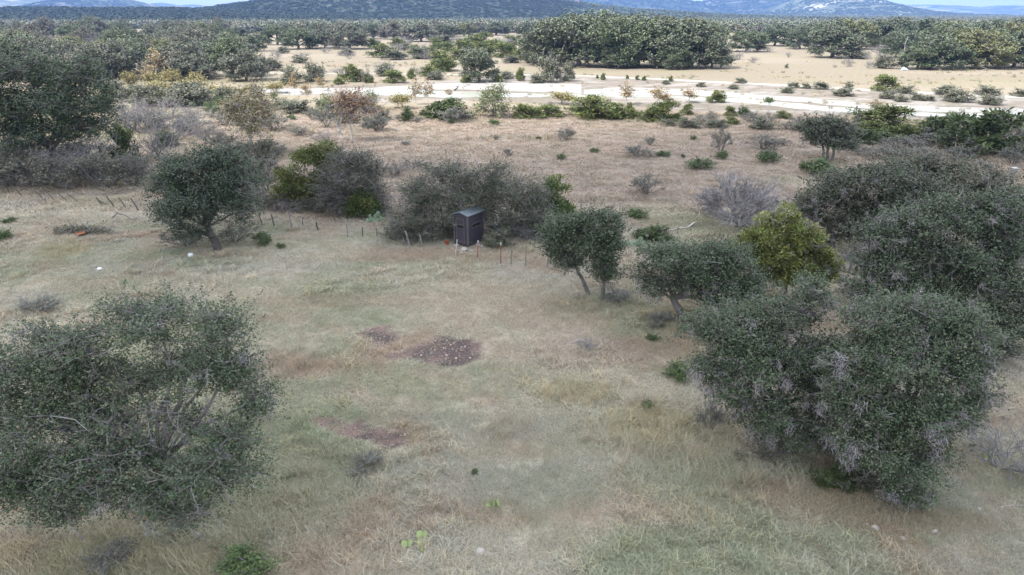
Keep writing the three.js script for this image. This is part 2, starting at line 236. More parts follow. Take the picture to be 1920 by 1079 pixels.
// ------------------------------------------------------------------ clouds overhead (out of frame): their shadows lie on the near pasture and on the hills
function cloud(x, z, rx, rz, alt, s, n = 26) {
  srand(s); const geos = []; const off = SUN.clone().multiplyScalar(alt / SUN.y);
  for (let k = 0; k < n; k++) { const a = R() * 6.283, r = Math.sqrt(R()) * 0.82, q = rr(0.22, 0.42) * (1.25 - r * 0.5); const g = new THREE.IcosahedronGeometry(1, 3), p = g.attributes.position; const f = k * 7.3;
    for (let i = 0; i < p.count; i++) { const ux = p.getX(i), uy = p.getY(i), uz = p.getZ(i), w = 0.8 + 0.45 * fbm(ux * 2 + uz + f, uy * 2 - uz + f, 3); p.setXYZ(i, ux * w, uy * w, uz * w); }
    g.scale(rx * q, Math.min(rx, rz) * q * 0.35, rz * q); g.translate(Math.cos(a) * r * rx * 0.8, rr(0, 0.06) * Math.min(rx, rz), Math.sin(a) * r * rz * 0.8); geos.push(g); }
  const g = mergeGeometries(geos.map((q) => q.index ? q.toNonIndexed() : q)); g.computeVertexNormals();
  const m = new THREE.Mesh(g, cloudMat); m.position.set(x + off.x, alt, z + off.z); struct(m, 'cloud');
}
const cloudMat = new THREE.MeshStandardMaterial({ color: 0xf4f5f7, roughness: 1 });
cloud(20, 26, 230, 122, 1200, 5, 34);
cloud(-760, -980, 700, 420, 1300, 6, 70);
cloud(-400, -1500, 640, 720, 1500, 7, 70);
cloud(1050, -4400, 1200, 850, 1600, 8, 60);
cloud(-2500, -3600, 500, 500, 1500, 9, 40);
cloud(4500, -6600, 700, 700, 1500, 10);

// ------------------------------------------------------------------ trees and shrubs
// grow(): trunk, limbs that reach each lobe of the crown, twigs, and leaves in clumps; lobes in local metres {c, r}
function grow(o) {
  srand(o.seed || 1);
  const wood = new MB(), crown = new MB(), base = V(0, 0, 0);
  let L = o.lobes;
  if (o.sub !== 0) { // each lobe breaks into sprays of foliage with gaps between them
    const S = []; for (const l of o.lobes) { const n = o.sub || 9, k0 = S.length; for (let k = 0; k < n; k++) { const y = 1 - 2 * (k + 0.5) / n, th = k * 2.4 + R() * 1.2, q = Math.sqrt(1 - y * y), d = V(Math.cos(th) * q, y * 0.95 + 0.08, Math.sin(th) * q), u = rr(0.46, 0.84), f = rr(0.35, 0.55); S.push({ c: V(l.c.x + d.x * l.r.x * u, Math.max(0.2, l.c.y + d.y * l.r.y * u), l.c.z + d.z * l.r.z * u), r: V(l.r.x * f, l.r.y * f * 0.85, l.r.z * f), w: l.w || 1, main: l }); } }
    L = S;
  }
  const vol = L.map((l) => Math.pow(l.r.x * l.r.y * l.r.z, 0.8) * (l.w || 1)), tot = vol.reduce((a, b) => a + b, 0);
  const bark = o.bark || C.bark, tr = o.trunkR || 0.16;
  const forks = (o.stems || [[0, 0]]).map(([dx, dz]) => { // each stem from the ground to its fork
    const f = o.fork.clone().add(V(dx * 1.6, 0, dz * 1.6)), s = V(dx, -0.1, dz), pts = [s]; for (let k = 1; k <= 5; k++) { const t = k / 5; pts.push(s.clone().lerp(f, t).add(V(gs() * 0.06, 0, gs() * 0.06).multiplyScalar(o.fork.y * (1 - Math.abs(2 * t - 1))))); }
    wood.path(pts, tr * 1.25, tr * 0.8, bark, 8); return { f: pts[5], p: pts };
  });
  const limb0 = new Map();
  const limbFor = (l) => {
    if (limb0.has(l)) return limb0.get(l);
    const st = forks.reduce((a, b) => (a.f.distanceTo(l.c) < b.f.distanceTo(l.c) ? a : b)), low = l.c.y < o.fork.y * 1.05, f = low ? st.p[3] : st.f;
    const pts = [f], n = 8, ln = l.c.distanceTo(f), q1 = f.clone().lerp(l.c, 0.33).add(V(gs(), gs() * 0.6 + (low ? 0.7 : -0.1), gs()).multiplyScalar(ln * 0.2)), q2 = f.clone().lerp(l.c, 0.7).add(V(gs(), gs() * 0.6 + 0.1, gs()).multiplyScalar(ln * 0.17)), bz = new THREE.CubicBezierCurve3(f, q1, q2, l.c); for (let k = 1; k <= n; k++) pts.push(bz.getPoint(k / n).add(V(gs(), gs(), gs()).multiplyScalar(k < n ? ln * 0.018 : 0)));
    const r0 = tr * rr(0.42, 0.62); wood.path(pts, r0, Math.max(0.012, r0 * 0.25), bark, 6);
    limb0.set(l, pts); return pts;
  };
  const limbs = L.map((l) => {
    const m = limbFor(l.main || l); if (!l.main) return m;
    let a = m[2]; for (let k = 3; k < m.length; k++) if (m[k].distanceTo(l.c) < a.distanceTo(l.c)) a = m[k];
    const pts = [a], up = a.distanceTo(l.c) * 0.16; for (let k = 1; k <= 7; k++) { const t = k / 7; pts.push(a.clone().lerp(l.c, t).add(V(gs(), gs() + 0.3, gs()).multiplyScalar(up * Math.sin(Math.PI * t)))); }
    const r0 = Math.max((o.twigR || 0.012) * 1.6, tr * 0.16); wood.path(pts, r0, r0 * 0.4, bark, 4); return pts;
  });
  const per = o.per || 26, n = Math.round(o.leaves / per), cr = o.clump || 0.3, ls = o.leafSize || 0.06;
  for (let k = 0; k < n; k++) {
    let q = R() * tot, i = 0; while (q > vol[i] && i < L.length - 1) q -= vol[i++];
    const far = L[i].main && R() < 0.13, l = far ? L[i].main : L[i], d = V(gs(), gs() + 0.12, gs()).normalize(), u = Math.pow(R(), 1 / (o.shell || 2.6)) * rr(0.82, far ? 1.16 : 1.3), p = V(l.c.x + d.x * l.r.x * u, l.c.y + d.y * l.r.y * u, l.c.z + d.z * l.r.z * u);
    if (p.y < (o.minY ?? 0.25)) p.y = (o.minY ?? 0.25) + R() * 0.4;
    const a = limbs[i][4 + Math.floor(R() * 4)], m = a.clone().lerp(p, 0.55).add(V(gs(), gs() + 0.3, gs()).multiplyScalar(0.12 * a.distanceTo(p)));
    const shoot = !o.spray && u > 0.8 && R() < 0.4;
    if (shoot || R() < (o.twigShare ?? 0.6)) { const tc = vary(R() < (o.paleShare ?? 0.35) ? C.pale : bark, 0.2, 0.03), w = o.twigR || 0.012; wood.cone(a, m, w * 1.4, w, tc); wood.cone(m, p, w, w * 0.4, tc); }
    const ck = vary(o.cols[Math.floor(R() * o.cols.length)], o.clumpVary ?? 0.2, 0.06), nl = Math.round(per * rr(0.5, 1.5)), cs = cr * rr(0.6, 1.35);
    const sl = shoot ? cr * rr(1.2, 2.6) : 0, sd = shoot ? p.clone().sub(V(l.c.x, l.c.y - l.r.y * 0.5, l.c.z)).normalize().add(V(gs() * 0.4, 0.35 + gs() * 0.3, gs() * 0.4)).normalize() : null;
    if (shoot) wood.cone(p.clone().lerp(m, 0.04), p.clone().addScaledVector(sd, sl), (o.twigR || 0.012) * 0.6, 0.002, bark);
    for (let j = 0; j < nl; j++) {
      if (shoot && R() < 0.75) { const t = Math.sqrt(R()), w = cr * 0.32 * (1.15 - t); const s2 = ls * rr(0.7, 1.25); crown.leaf(p.x + sd.x * sl * t + gs() * w, p.y + sd.y * sl * t + gs() * w, p.z + sd.z * sl * t + gs() * w, s2, s2 * (o.leafW || 0.7), vary(ck, 0.22, 0.05)); continue; }
      const x = p.x + gs() * cs, y = p.y + gs() * cs * 0.75, z = p.z + gs() * cs, s = ls * rr(0.7, 1.35), cc = vary(ck, 0.22, 0.05);
      if (o.spray) { const dd = V(x - l.c.x + gs() * cs * 2, (y - l.c.y) * 0.7 + l.r.y * 0.5 + gs() * cs * 2, z - l.c.z + gs() * cs * 2).normalize(); crown.spray(x, y, z, dd, s * 1.6, s * 0.62, cc); }
      else crown.leaf(x, y, z, s, s * (o.leafW || 0.7), cc);
    }
  }
  for (let k = 0; k < (o.mossBalls || 0); k++) { // grey ball moss hanging low on the outer twigs
    const i = Math.floor(R() * L.length), l = L[i], d = V(gs(), -Math.abs(gs()) * 0.8 + 0.15, gs()).normalize(), q = V(l.c.x + d.x * l.r.x * 1.05, Math.max(0.3, l.c.y + d.y * l.r.y * 1.05), l.c.z + d.z * l.r.z * 1.05), mc = vary([0.33, 0.305, 0.325], 0.2, 0.03), ms = (o.mossSize || 0.17) * rr(0.6, 1.3);
    wood.cone(limbs[i][6], q, (o.twigR || 0.012) * 0.8, 0.004, mc);
    for (let j = 0; j < 40; j++) { const a2 = q.clone().add(V(gs() * ms * 0.8, gs() * ms, gs() * ms * 0.8)), dm = V(gs() * 0.7, gs() - 0.5, gs() * 0.7).normalize(); wood.cone(a2, a2.addScaledVector(dm, 0).clone().addScaledVector(dm, ms * rr(0.5, 1.1)), 0.009, 0.002, mc); }
  }
  for (let k = 0; k < (o.dead || 0); k++) { // bare, lichen-grey twigs and ball moss on the inner limbs
    const li = limbs[Math.floor(R() * limbs.length)], a = li[2 + Math.floor(R() * 5)], c = vary(R() < 0.6 ? C.ash : C.pale, 0.2, 0.02), ln = (o.deadLen || 0.5);
    let q = a.clone(), d = V(gs(), gs() * 0.8 - 0.1, gs()).normalize(); for (let s = 0; s < 3; s++) { const e = q.clone().addScaledVector(d, ln * rr(0.35, 0.7)); wood.cone(q, e, (o.deadR || 0.012) * (1 - s * 0.25), (o.deadR || 0.012) * (0.75 - s * 0.25), c); for (let j = 0; j < 3; j++) { const d2 = d.clone().add(V(gs(), gs(), gs())).normalize(); const a2 = q.clone().lerp(e, R()); wood.cone(a2, a2.clone().addScaledVector(d2, ln * rr(0.2, 0.5)), (o.deadR || 0.012) * 0.5, 0.002, c); } q = e; d = d.add(V(gs(), gs(), gs()).multiplyScalar(0.6)).normalize(); }
    if (R() < (o.moss ?? 0.4)) { const mc = vary([0.2, 0.19, 0.195], 0.2, 0.03); for (let j = 0; j < 22; j++) { const dm = V(gs(), gs() - 0.3, gs()).normalize(), a2 = q.clone().addScaledVector(V(gs(), gs(), gs()), ln * 0.1); wood.cone(a2, a2.clone().addScaledVector(dm, ln * rr(0.08, 0.2)), (o.deadR || 0.012) * 0.5, 0.001, mc); } }
  }
  const g = new THREE.Group();
  part(wood.geo(), M.twig, 'trunk', g);
  if (crown.n) part(crown.geo(), o.mat || M.leaf, 'crown', g);
  return g;
}
// a bare or thinly leaved bush of branching stems
function bush(o) {
  srand(o.seed || 1);
  const w = new MB(), f = new MB(), H = o.h, W = o.w / 2;
  const rec = (a, d, len, r, lev) => {
    const b = a.clone().addScaledVector(d, len); if (b.y < 0.03) b.y = 0.03; const c = vary(o.wood[Math.floor(R() * o.wood.length)], 0.22, 0.04);
    const m = a.clone().lerp(b, 0.5).add(V(gs(), gs(), gs()).multiplyScalar(len * 0.1)); w.cone(a, m, r, r * 0.8, c, lev < 2 ? 5 : 3); w.cone(m, b, r * 0.8, lev === o.levels ? r * 0.35 : r * 0.7, c, lev < 2 ? 5 : 3);
    if (o.leaves && lev >= o.levels - 1) for (let k = 0; k < o.leaves; k++) { const q = a.clone().lerp(b, R()); f.leaf(q.x + gs() * len * 0.2, q.y + gs() * len * 0.2, q.z + gs() * len * 0.2, o.leafSize * rr(0.7, 1.3), o.leafSize * 0.6, vary(o.cols[Math.floor(R() * o.cols.length)], 0.25, 0.06)); }
    if (lev < o.levels) { const n = o.split[lev]; for (let k = 0; k < n; k++) { const q = k ? a.clone().lerp(b, rr(0.35, 1)) : b; const dd = d.clone().multiplyScalar(0.9).add(V(gs(), gs() * 0.7 + (o.lift ?? 0.15), gs()).multiplyScalar(o.spread ?? 0.75)).normalize(); rec(q, dd, len * rr(0.5, 0.85), Math.max(r * 0.6, o.rMin || 0.008), lev + 1); } }
  };
  const n0 = o.stems; for (let k = 0; k < n0; k++) { const th = (k + R() * 0.8) / n0 * 6.283, tilt = rr(0.1, 1) * (o.tilt ?? 0.9), d = V(Math.cos(th) * Math.sin(tilt) * W / H * 1.6, Math.cos(tilt), Math.sin(th) * Math.sin(tilt) * W / H * 1.6).normalize(), rb = (o.rootSpread ?? 0.1) * W; rec(V(Math.cos(th) * rb * R(), -0.05, Math.sin(th) * rb * R()), d, H * rr(0.32, 0.48), o.r0, 0); }
  const g = new THREE.Group(); part(w.geo(), M.twig, 'stems', g); if (f.n) part(f.geo(), M.leaf, 'foliage', g); return g;
}
const pxLobes = (base, list) => list.map(([x, y, rx, ry, dz = 0, w = 1]) => { const p = atZ(x, y, base.z + dz), s = depthOf(p) / FOC; return { c: p.clone().sub(base), r: V(rx * s, ry * s * 0.95, (rx * 0.55 + ry * 0.45) * s), w }; });
function treeAt(name, bx, by, fork, list, o, label, category, group) { // a tree of its own shape: base pixel, fork pixel, lobes in pixels at the tree's own distance
  const b = G(bx, by); b.y = hgt(b.x, b.z); const lobes = pxLobes(b, list), f = atZ(fork[0], fork[1], b.z + (fork[2] || 0)).sub(b); f.y = Math.max(f.y, 0.5);
  const g = grow({ ...o, lobes, fork: f }); g.position.copy(b); return tag(top(g, name), label, category, group);
}
console.log('trees');
const oakCols = [C.oak, C.oak, [0.062, 0.096, 0.042], C.oakOlive, C.oakPale], oliveCols = [C.oakOlive, [0.085, 0.09, 0.062], [0.10, 0.105, 0.075], C.oak];
treeAt('live_oak', 330, 1000, [300, 868, 0.1], [[290, 605, 105, 52, -0.7], [415, 618, 70, 62, -0.5], [135, 650, 105, 58, -0.3], [10, 700, 95, 70, 0], [472, 752, 52, 62, 0.2], [392, 705, 75, 55, 0], [240, 715, 95, 55, -0.5, 0.8], [95, 800, 115, 75, 0.5], [15, 900, 115, 60, 0.6], [175, 880, 110, 70, 0.8], [405, 880, 85, 70, 0.9], [290, 935, 80, 48, 1.0], [430, 820, 75, 46, 0.6], [-70, 800, 90, 90, 0.3], [210, 790, 70, 50, 0.4, 0.7], [355, 790, 50, 34, 0.2, 0.6], [310, 885, 74, 36, 0.8], [250, 850, 60, 36, 0.6, 0.7], [330, 690, 60, 40, -0.4, 0.9], [310, 770, 60, 40, 0.3, 0.5], [120, 720, 80, 50, 0], [440, 690, 50, 50, -0.1], [120, 940, 90, 40, 1.0], [350, 960, 60, 30, 1.0]],
  { seed: 11, mossBalls: 40, leaves: 118000, per: 26, leafSize: 0.052, clump: 0.22, cols: oakCols, trunkR: 0.15, dead: 260, deadLen: 0.5, bark: [0.20, 0.19, 0.185], twigR: 0.011, stems: [[0, 0]] }, 'wide live oak with open grey limbs at the pasture corner by the prickly pear', 'tree');
treeAt('live_oak', 1470, 845, [1462, 760, 0], [[1360, 618, 76, 56, -0.8], [1450, 596, 76, 50, -1], [1520, 560, 34, 62, -1.3], [1330, 690, 46, 38, -0.4], [1405, 695, 76, 54, 0], [1490, 685, 76, 54, -0.2], [1560, 660, 52, 36, -0.3], [1430, 775, 64, 46, 0.5], [1505, 800, 60, 46, 0.6], [1370, 740, 50, 30, 0.3, 0.6], [1545, 730, 56, 44, 0.2], [1400, 640, 60, 40, -0.5]],
  { seed: 12, mossBalls: 110, leaves: 76000, per: 26, leafSize: 0.058, clump: 0.2, cols: oakCols, trunkR: 0.13, dead: 260, deadLen: 0.42, twigR: 0.011 }, 'live oak hung with grey ball moss leaning into the bigger oak beside it', 'tree');
treeAt('live_oak', 1690, 905, [1690, 800, -0.1], [[1640, 598, 78, 48, -1], [1725, 588, 90, 48, -1.2], [1805, 622, 70, 56, -0.8], [1630, 680, 78, 56, -0.2], [1722, 680, 90, 64, -0.3], [1812, 690, 52, 46, 0], [1650, 768, 78, 56, 0.3], [1740, 785, 76, 56, 0.5], [1812, 775, 40, 38, 0.3], [1640, 850, 66, 46, 0.8], [1720, 868, 70, 46, 0.8], [1700, 925, 46, 26, 1.0], [1845, 745, 34, 16, 0.1], [1585, 745, 50, 46, 0.3], [1592, 825, 46, 38, 0.6], [1570, 690, 40, 36, 0]],
  { seed: 13, mossBalls: 150, leaves: 110000, per: 26, leafSize: 0.056, clump: 0.19, cols: oakCols, trunkR: 0.16, dead: 320, deadLen: 0.42, twigR: 0.011 }, 'large live oak with crown down to the grass at the pasture edge', 'tree');
treeAt('live_oak', 1288, 606, [1262, 560, 0], [[1305, 490, 85, 42, -0.3], [1238, 488, 52, 42, 0], [1375, 490, 46, 40, -0.2], [1225, 535, 42, 24, 0.2], [1340, 548, 62, 38, 0.3], [1400, 545, 46, 38, 0.2], [1300, 530, 60, 30, 0]],
  { seed: 14, mossBalls: 50, leaves: 48000, per: 24, leafSize: 0.075, clump: 0.24, cols: oakCols, trunkR: 0.15, dead: 120, deadLen: 0.45, twigR: 0.014 }, 'rounded live oak with a slanting trunk beside the green sapling', 'tree');
treeAt('live_oak', 1106, 552, [1080, 500, 0], [[1050, 432, 40, 40, 0], [1035, 465, 32, 26, 0], [1085, 440, 36, 40, 0], [1062, 490, 34, 24, 0.1]],
  { seed: 15, mossBalls: 14, leaves: 15000, per: 22, leafSize: 0.08, clump: 0.22, cols: oakCols, trunkR: 0.085, dead: 50, deadLen: 0.4, twigR: 0.012 }, 'small oak with thin leaning trunk next to the red fence posts', 'tree');
treeAt('live_oak', 1128, 562, [1132, 520, 0], [[1100, 412, 34, 26, 0], [1148, 420, 30, 34, -0.1], [1140, 460, 36, 42, 0], [1110, 462, 34, 38, 0.1], [1132, 508, 34, 30, 0.1]],
  { seed: 16, leaves: 18000, per: 22, leafSize: 0.08, clump: 0.22, cols: oakCols, trunkR: 0.09, dead: 40, deadLen: 0.4, twigR: 0.012 }, 'small upright oak standing just beside a thinner leaning one', 'tree');
treeAt('live_oak', 412, 470, [388, 425, 0], [[378, 316, 84, 42, -0.3], [322, 345, 48, 44, 0], [440, 338, 54, 50, 0], [385, 375, 84, 48, 0.2], [322, 400, 42, 32, 0.3], [455, 392, 42, 34, 0.2], [352, 432, 40, 20, 0.5], [410, 295, 50, 26, -0.3]],
  { seed: 17, leaves: 60000, per: 24, leafSize: 0.085, clump: 0.27, cols: [C.oak, [0.072, 0.094, 0.066], [0.08, 0.102, 0.074]], trunkR: 0.2, bark: [0.085, 0.078, 0.075], dead: 60, deadLen: 0.5, twigR: 0.015 }, 'round-headed live oak with crooked trunk near the white ball', 'tree');
treeAt('live_oak', 95, 322, [95, 280, 0], [[50, 138, 82, 42, 0], [145, 150, 56, 44, 0], [192, 200, 40, 44, 0.5], [100, 200, 90, 50, 0.5], [15, 215, 80, 60, 0.5], [155, 240, 50, 28, 0.8], [55, 255, 80, 30, 1], [-40, 150, 70, 60, 0]],
  { seed: 18, leaves: 64000, per: 24, leafSize: 0.135, clump: 0.42, cols: [[0.05, 0.075, 0.045], C.oak, [0.062, 0.088, 0.042]], trunkR: 0.36, dead: 60, deadLen: 1, deadR: 0.025, twigR: 0.025 }, 'tall dense dark live oak rising above the grey thicket', 'tree');
treeAt('thicket_oak', 838, 446, [832, 420, 0], [[828, 326, 56, 30, -0.4], [778, 368, 48, 34, 0], [850, 370, 66, 38, 0], [775, 412, 48, 26, 0.3], [838, 408, 56, 26, 0.3], [870, 340, 40, 30, -0.3], [800, 436, 50, 16, 0.2], [745, 425, 26, 18, 0.2], [855, 436, 40, 14, -0.3]],
  { seed: 19, leaves: 38000, per: 20, leafSize: 0.07, clump: 0.34, cols: oliveCols, trunkR: 0.09, dead: 330, deadLen: 0.75, deadR: 0.014, moss: 0.1, twigR: 0.013, stems: [[0, 0], [-0.7, 0.1], [0.5, -0.3]] }, 'twiggy olive-grey oak thicket beside the dark shed', 'tree');
treeAt('thicket_oak', 968, 446, [955, 418, 0], [[925, 328, 34, 30, -0.3], [912, 366, 50, 34, -0.2], [962, 362, 56, 36, 0], [1003, 368, 34, 34, 0], [958, 408, 50, 28, 0.2], [1008, 404, 36, 24, 0.2], [905, 400, 30, 20, -0.4], [985, 432, 50, 18, 0], [1020, 425, 24, 18, 0], [930, 430, 30, 18, -0.4]],
  { seed: 20, leaves: 36000, per: 20, leafSize: 0.07, clump: 0.34, cols: oliveCols, trunkR: 0.09, dead: 260, deadLen: 0.75, deadR: 0.014, moss: 0.1, twigR: 0.013, stems: [[0, 0], [-0.6, 0.2], [0.6, -0.2]] }, 'twiggy olive-grey oak reaching over the side of the dark shed', 'tree');
treeAt('thicket_oak', 655, 402, [655, 372, 0], [[660, 304, 54, 28, -0.2], [635, 340, 56, 34, 0], [692, 328, 34, 34, 0], [702, 365, 34, 28, 0.2], [622, 365, 40, 24, 0.2], [660, 370, 40, 24, 0.3], [640, 388, 50, 16, 0.2], [705, 390, 30, 14, 0.1]],
  { seed: 21, leaves: 32000, per: 20, leafSize: 0.08, clump: 0.36, cols: [[0.082, 0.085, 0.066], [0.095, 0.095, 0.08], C.oakOlive], trunkR: 0.1, dead: 300, deadLen: 0.8, deadR: 0.015, moss: 0.1, twigR: 0.014, stems: [[0, 0], [-0.7, 0.1], [0.6, -0.2]] }, 'grey twiggy oak between two green junipers behind the fence', 'tree');
const junCols = [C.juniper, [0.10, 0.128, 0.03], [0.135, 0.155, 0.04], [0.085, 0.108, 0.03]];
treeAt('juniper_tree', 566, 388, [575, 340, 0], [[598, 285, 30, 18, -0.2], [570, 296, 34, 16, 0], [612, 312, 24, 22, 0], [545, 330, 28, 20, 0], [560, 356, 40, 22, 0.2], [532, 365, 26, 18, 0.2], [590, 372, 32, 16, 0.3], [622, 292, 20, 16, -0.2], [575, 378, 50, 14, 0.2], [600, 340, 26, 22, 0]],
  { seed: 22, leaves: 26000, per: 40, leafSize: 0.1, clump: 0.24, cols: junCols, spray: true, trunkR: 0.09, dead: 30, deadLen: 0.5, shell: 3.2, twigR: 0.012 }, 'tall yellow-green juniper with ragged outline behind the fence', 'tree');
treeAt('juniper_tree', 682, 408, [682, 395, 0], [[680, 380, 26, 18, 0], [665, 394, 22, 12, 0.2], [700, 392, 18, 13, 0.1], [684, 366, 14, 12, -0.1]],
  { seed: 23, leaves: 10000, per: 36, leafSize: 0.1, clump: 0.24, cols: [C.jdark, [0.08, 0.11, 0.03], C.juniper], spray: true, trunkR: 0.05, shell: 3, twigR: 0.01 }, 'small dark green juniper behind the prickly pear clump', 'tree');
treeAt('juniper_tree', 1052, 432, [1050, 415, 0], [[1040, 350, 20, 18, -0.6], [1030, 380, 26, 20, -0.4], [1055, 395, 26, 16, 0], [1045, 415, 20, 10, 0]],
  { seed: 24, leaves: 7000, per: 36, leafSize: 0.1, clump: 0.22, cols: [C.green, C.juniper, [0.08, 0.125, 0.03]], spray: true, trunkR: 0.06, shell: 3, twigR: 0.01 }, 'bright green juniper at the end of the thicket by the shed', 'tree');
treeAt('juniper_tree', 1475, 566, [1472, 520, 0], [[1470, 425, 36, 26, -0.3], [1425, 448, 34, 22, 0], [1510, 445, 34, 24, 0], [1465, 475, 50, 26, 0.1], [1535, 480, 26, 20, 0.1], [1415, 490, 32, 18, 0.2], [1500, 510, 46, 22, 0.3], [1545, 515, 22, 18, 0.2], [1455, 520, 30, 16, 0.3], [1480, 402, 20, 16, -0.4], [1440, 410, 18, 12, -0.3], [1555, 500, 22, 14, 0.1], [1395, 465, 22, 14, 0.1]],
  { seed: 25, leaves: 40000, per: 40, leafSize: 0.085, clump: 0.17, cols: [[0.24, 0.27, 0.08], [0.28, 0.3, 0.095], [0.2, 0.23, 0.07], [0.15, 0.18, 0.06]], spray: true, trunkR: 0.1, dead: 190, deadLen: 0.6, shell: 3, twigR: 0.012 }, 'yellow-green juniper with bare grey twigs between the oaks', 'tree');
treeAt('live_oak', 1557, 476, [1557, 430, 0], [[1525, 385, 48, 30, 0], [1595, 350, 76, 36, -0.3], [1665, 335, 76, 36, -0.5], [1640, 395, 66, 36, 0], [1580, 412, 50, 24, 0.3], [1500, 410, 30, 18, 0.2], [1690, 400, 46, 36, 0], [1740, 365, 56, 34, -0.2], [1610, 440, 46, 22, 0.4]],
  { seed: 26, mossBalls: 90, leaves: 54000, per: 24, leafSize: 0.095, clump: 0.32, cols: oliveCols, trunkR: 0.26, dead: 260, deadLen: 0.7, deadR: 0.016, twigR: 0.016, bark: [0.1, 0.09, 0.085] }, 'spreading live oak with black trunk and moss-hung inner limbs', 'tree');
treeAt('live_oak', 1795, 660, [1790, 560, -0.2], [[1710, 425, 76, 46, -0.8], [1800, 405, 80, 46, -1], [1885, 440, 66, 60, -0.8], [1665, 500, 60, 50, -0.2], [1755, 490, 84, 50, -0.3], [1845, 520, 76, 60, 0], [1910, 560, 50, 60, 0], [1700, 565, 66, 46, 0.3], [1785, 575, 70, 46, 0.5], [1870, 620, 56, 46, 0.5], [1620, 540, 36, 30, 0.1], [1650, 445, 50, 36, -0.5], [1860, 390, 60, 34, -1.1]],
  { seed: 27, mossBalls: 170, leaves: 100000, per: 26, leafSize: 0.078, clump: 0.28, cols: [[0.078, 0.105, 0.062], C.oak, C.oakOlive], trunkR: 0.24, dead: 380, deadLen: 0.6, deadR: 0.014, twigR: 0.014, bark: [0.11, 0.1, 0.1] }, 'massive grey-green live oak with ragged moss filling the pasture corner', 'tree');
treeAt('live_oak', 1870, 425, [1865, 395, 0], [[1770, 330, 70, 28, 0], [1850, 350, 60, 28, 0], [1720, 310, 50, 22, -0.4], [1900, 385, 40, 26, 0.2], [1690, 330, 40, 20, 0]],
  { seed: 28, mossBalls: 30, leaves: 26000, per: 22, leafSize: 0.11, clump: 0.4, cols: [C.oakOlive, C.brush, [0.1, 0.1, 0.06]], trunkR: 0.18, dead: 160, deadLen: 0.9, deadR: 0.018, twigR: 0.018 }, 'olive-brown oak behind the massive one, near the game feeder', 'tree');
treeAt('live_oak', 1553, 302, [1552, 275, 0], [[1545, 235, 36, 16, 0], [1575, 245, 28, 18, 0], [1530, 255, 22, 14, 0], [1560, 265, 34, 14, 0.3], [1590, 270, 18, 14, 0.2]],
  { seed: 29, leaves: 12000, per: 20, leafSize: 0.15, clump: 0.4, cols: oliveCols, trunkR: 0.12, dead: 60, deadLen: 1, deadR: 0.02, twigR: 0.02, stems: [[0, 0], [0.3, 0.1], [-0.25, 0]] }, 'airy grey-green tree with many pale stems on the tawny field', 'tree');
// sycamores
treeAt('sycamore_tree', 660, 265, [657, 232, 0], [[640, 195, 26, 20, 0], [668, 190, 30, 22, 0], [690, 205, 20, 18, 0], [650, 218, 24, 14, 0]],
  { seed: 30, leaves: 2600, per: 10, leafSize: 0.2, clump: 0.6, cols: [C.rust, [0.25, 0.17, 0.1]], trunkR: 0.11, bark: C.bone, dead: 60, deadLen: 1.6, deadR: 0.03, moss: 0, twigR: 0.03, paleShare: 0.8, stems: [[0, 0], [-0.9, 0]] }, 'nearly bare sycamore with white twin trunks and rusty leaves', 'tree');
treeAt('sycamore_tree', 470, 290, [468, 240, 0], [[478, 172, 16, 18, 0], [455, 200, 36, 24, 0], [490, 205, 26, 24, 0], [432, 205, 22, 20, 0], [470, 235, 40, 22, 0.2]],
  { seed: 31, leaves: 8000, per: 14, leafSize: 0.14, clump: 0.5, cols: [[0.2, 0.175, 0.085], [0.165, 0.165, 0.08], [0.23, 0.18, 0.09]], trunkR: 0.14, bark: C.bone, dead: 20, deadLen: 1, deadR: 0.025, moss: 0, twigR: 0.025 }, 'bronze-leaved sycamore above the brush near the river', 'tree');
// pale dead mesquite
{
  const b = G(1385, 424), s = depthOf(b) / FOC; const g = bush({ seed: 43, h: 105 * s, w: 170 * s, wood: [C.pale, C.ash, [0.38, 0.36, 0.38]], stems: 8, levels: 5, split: [4, 4, 4, 4, 3], r0: 0.085, rMin: 0.014, spread: 0.62, lift: 0.05, tilt: 1.1 }); const ex = extent(g); g.scale.set(165 * s / ex.W, 92 * s / ex.H, 165 * s / ex.W); g.position.copy(b); tag(top(g, 'dead_tree'), 'pale lavender-grey leafless tree standing in the field', 'tree');
}
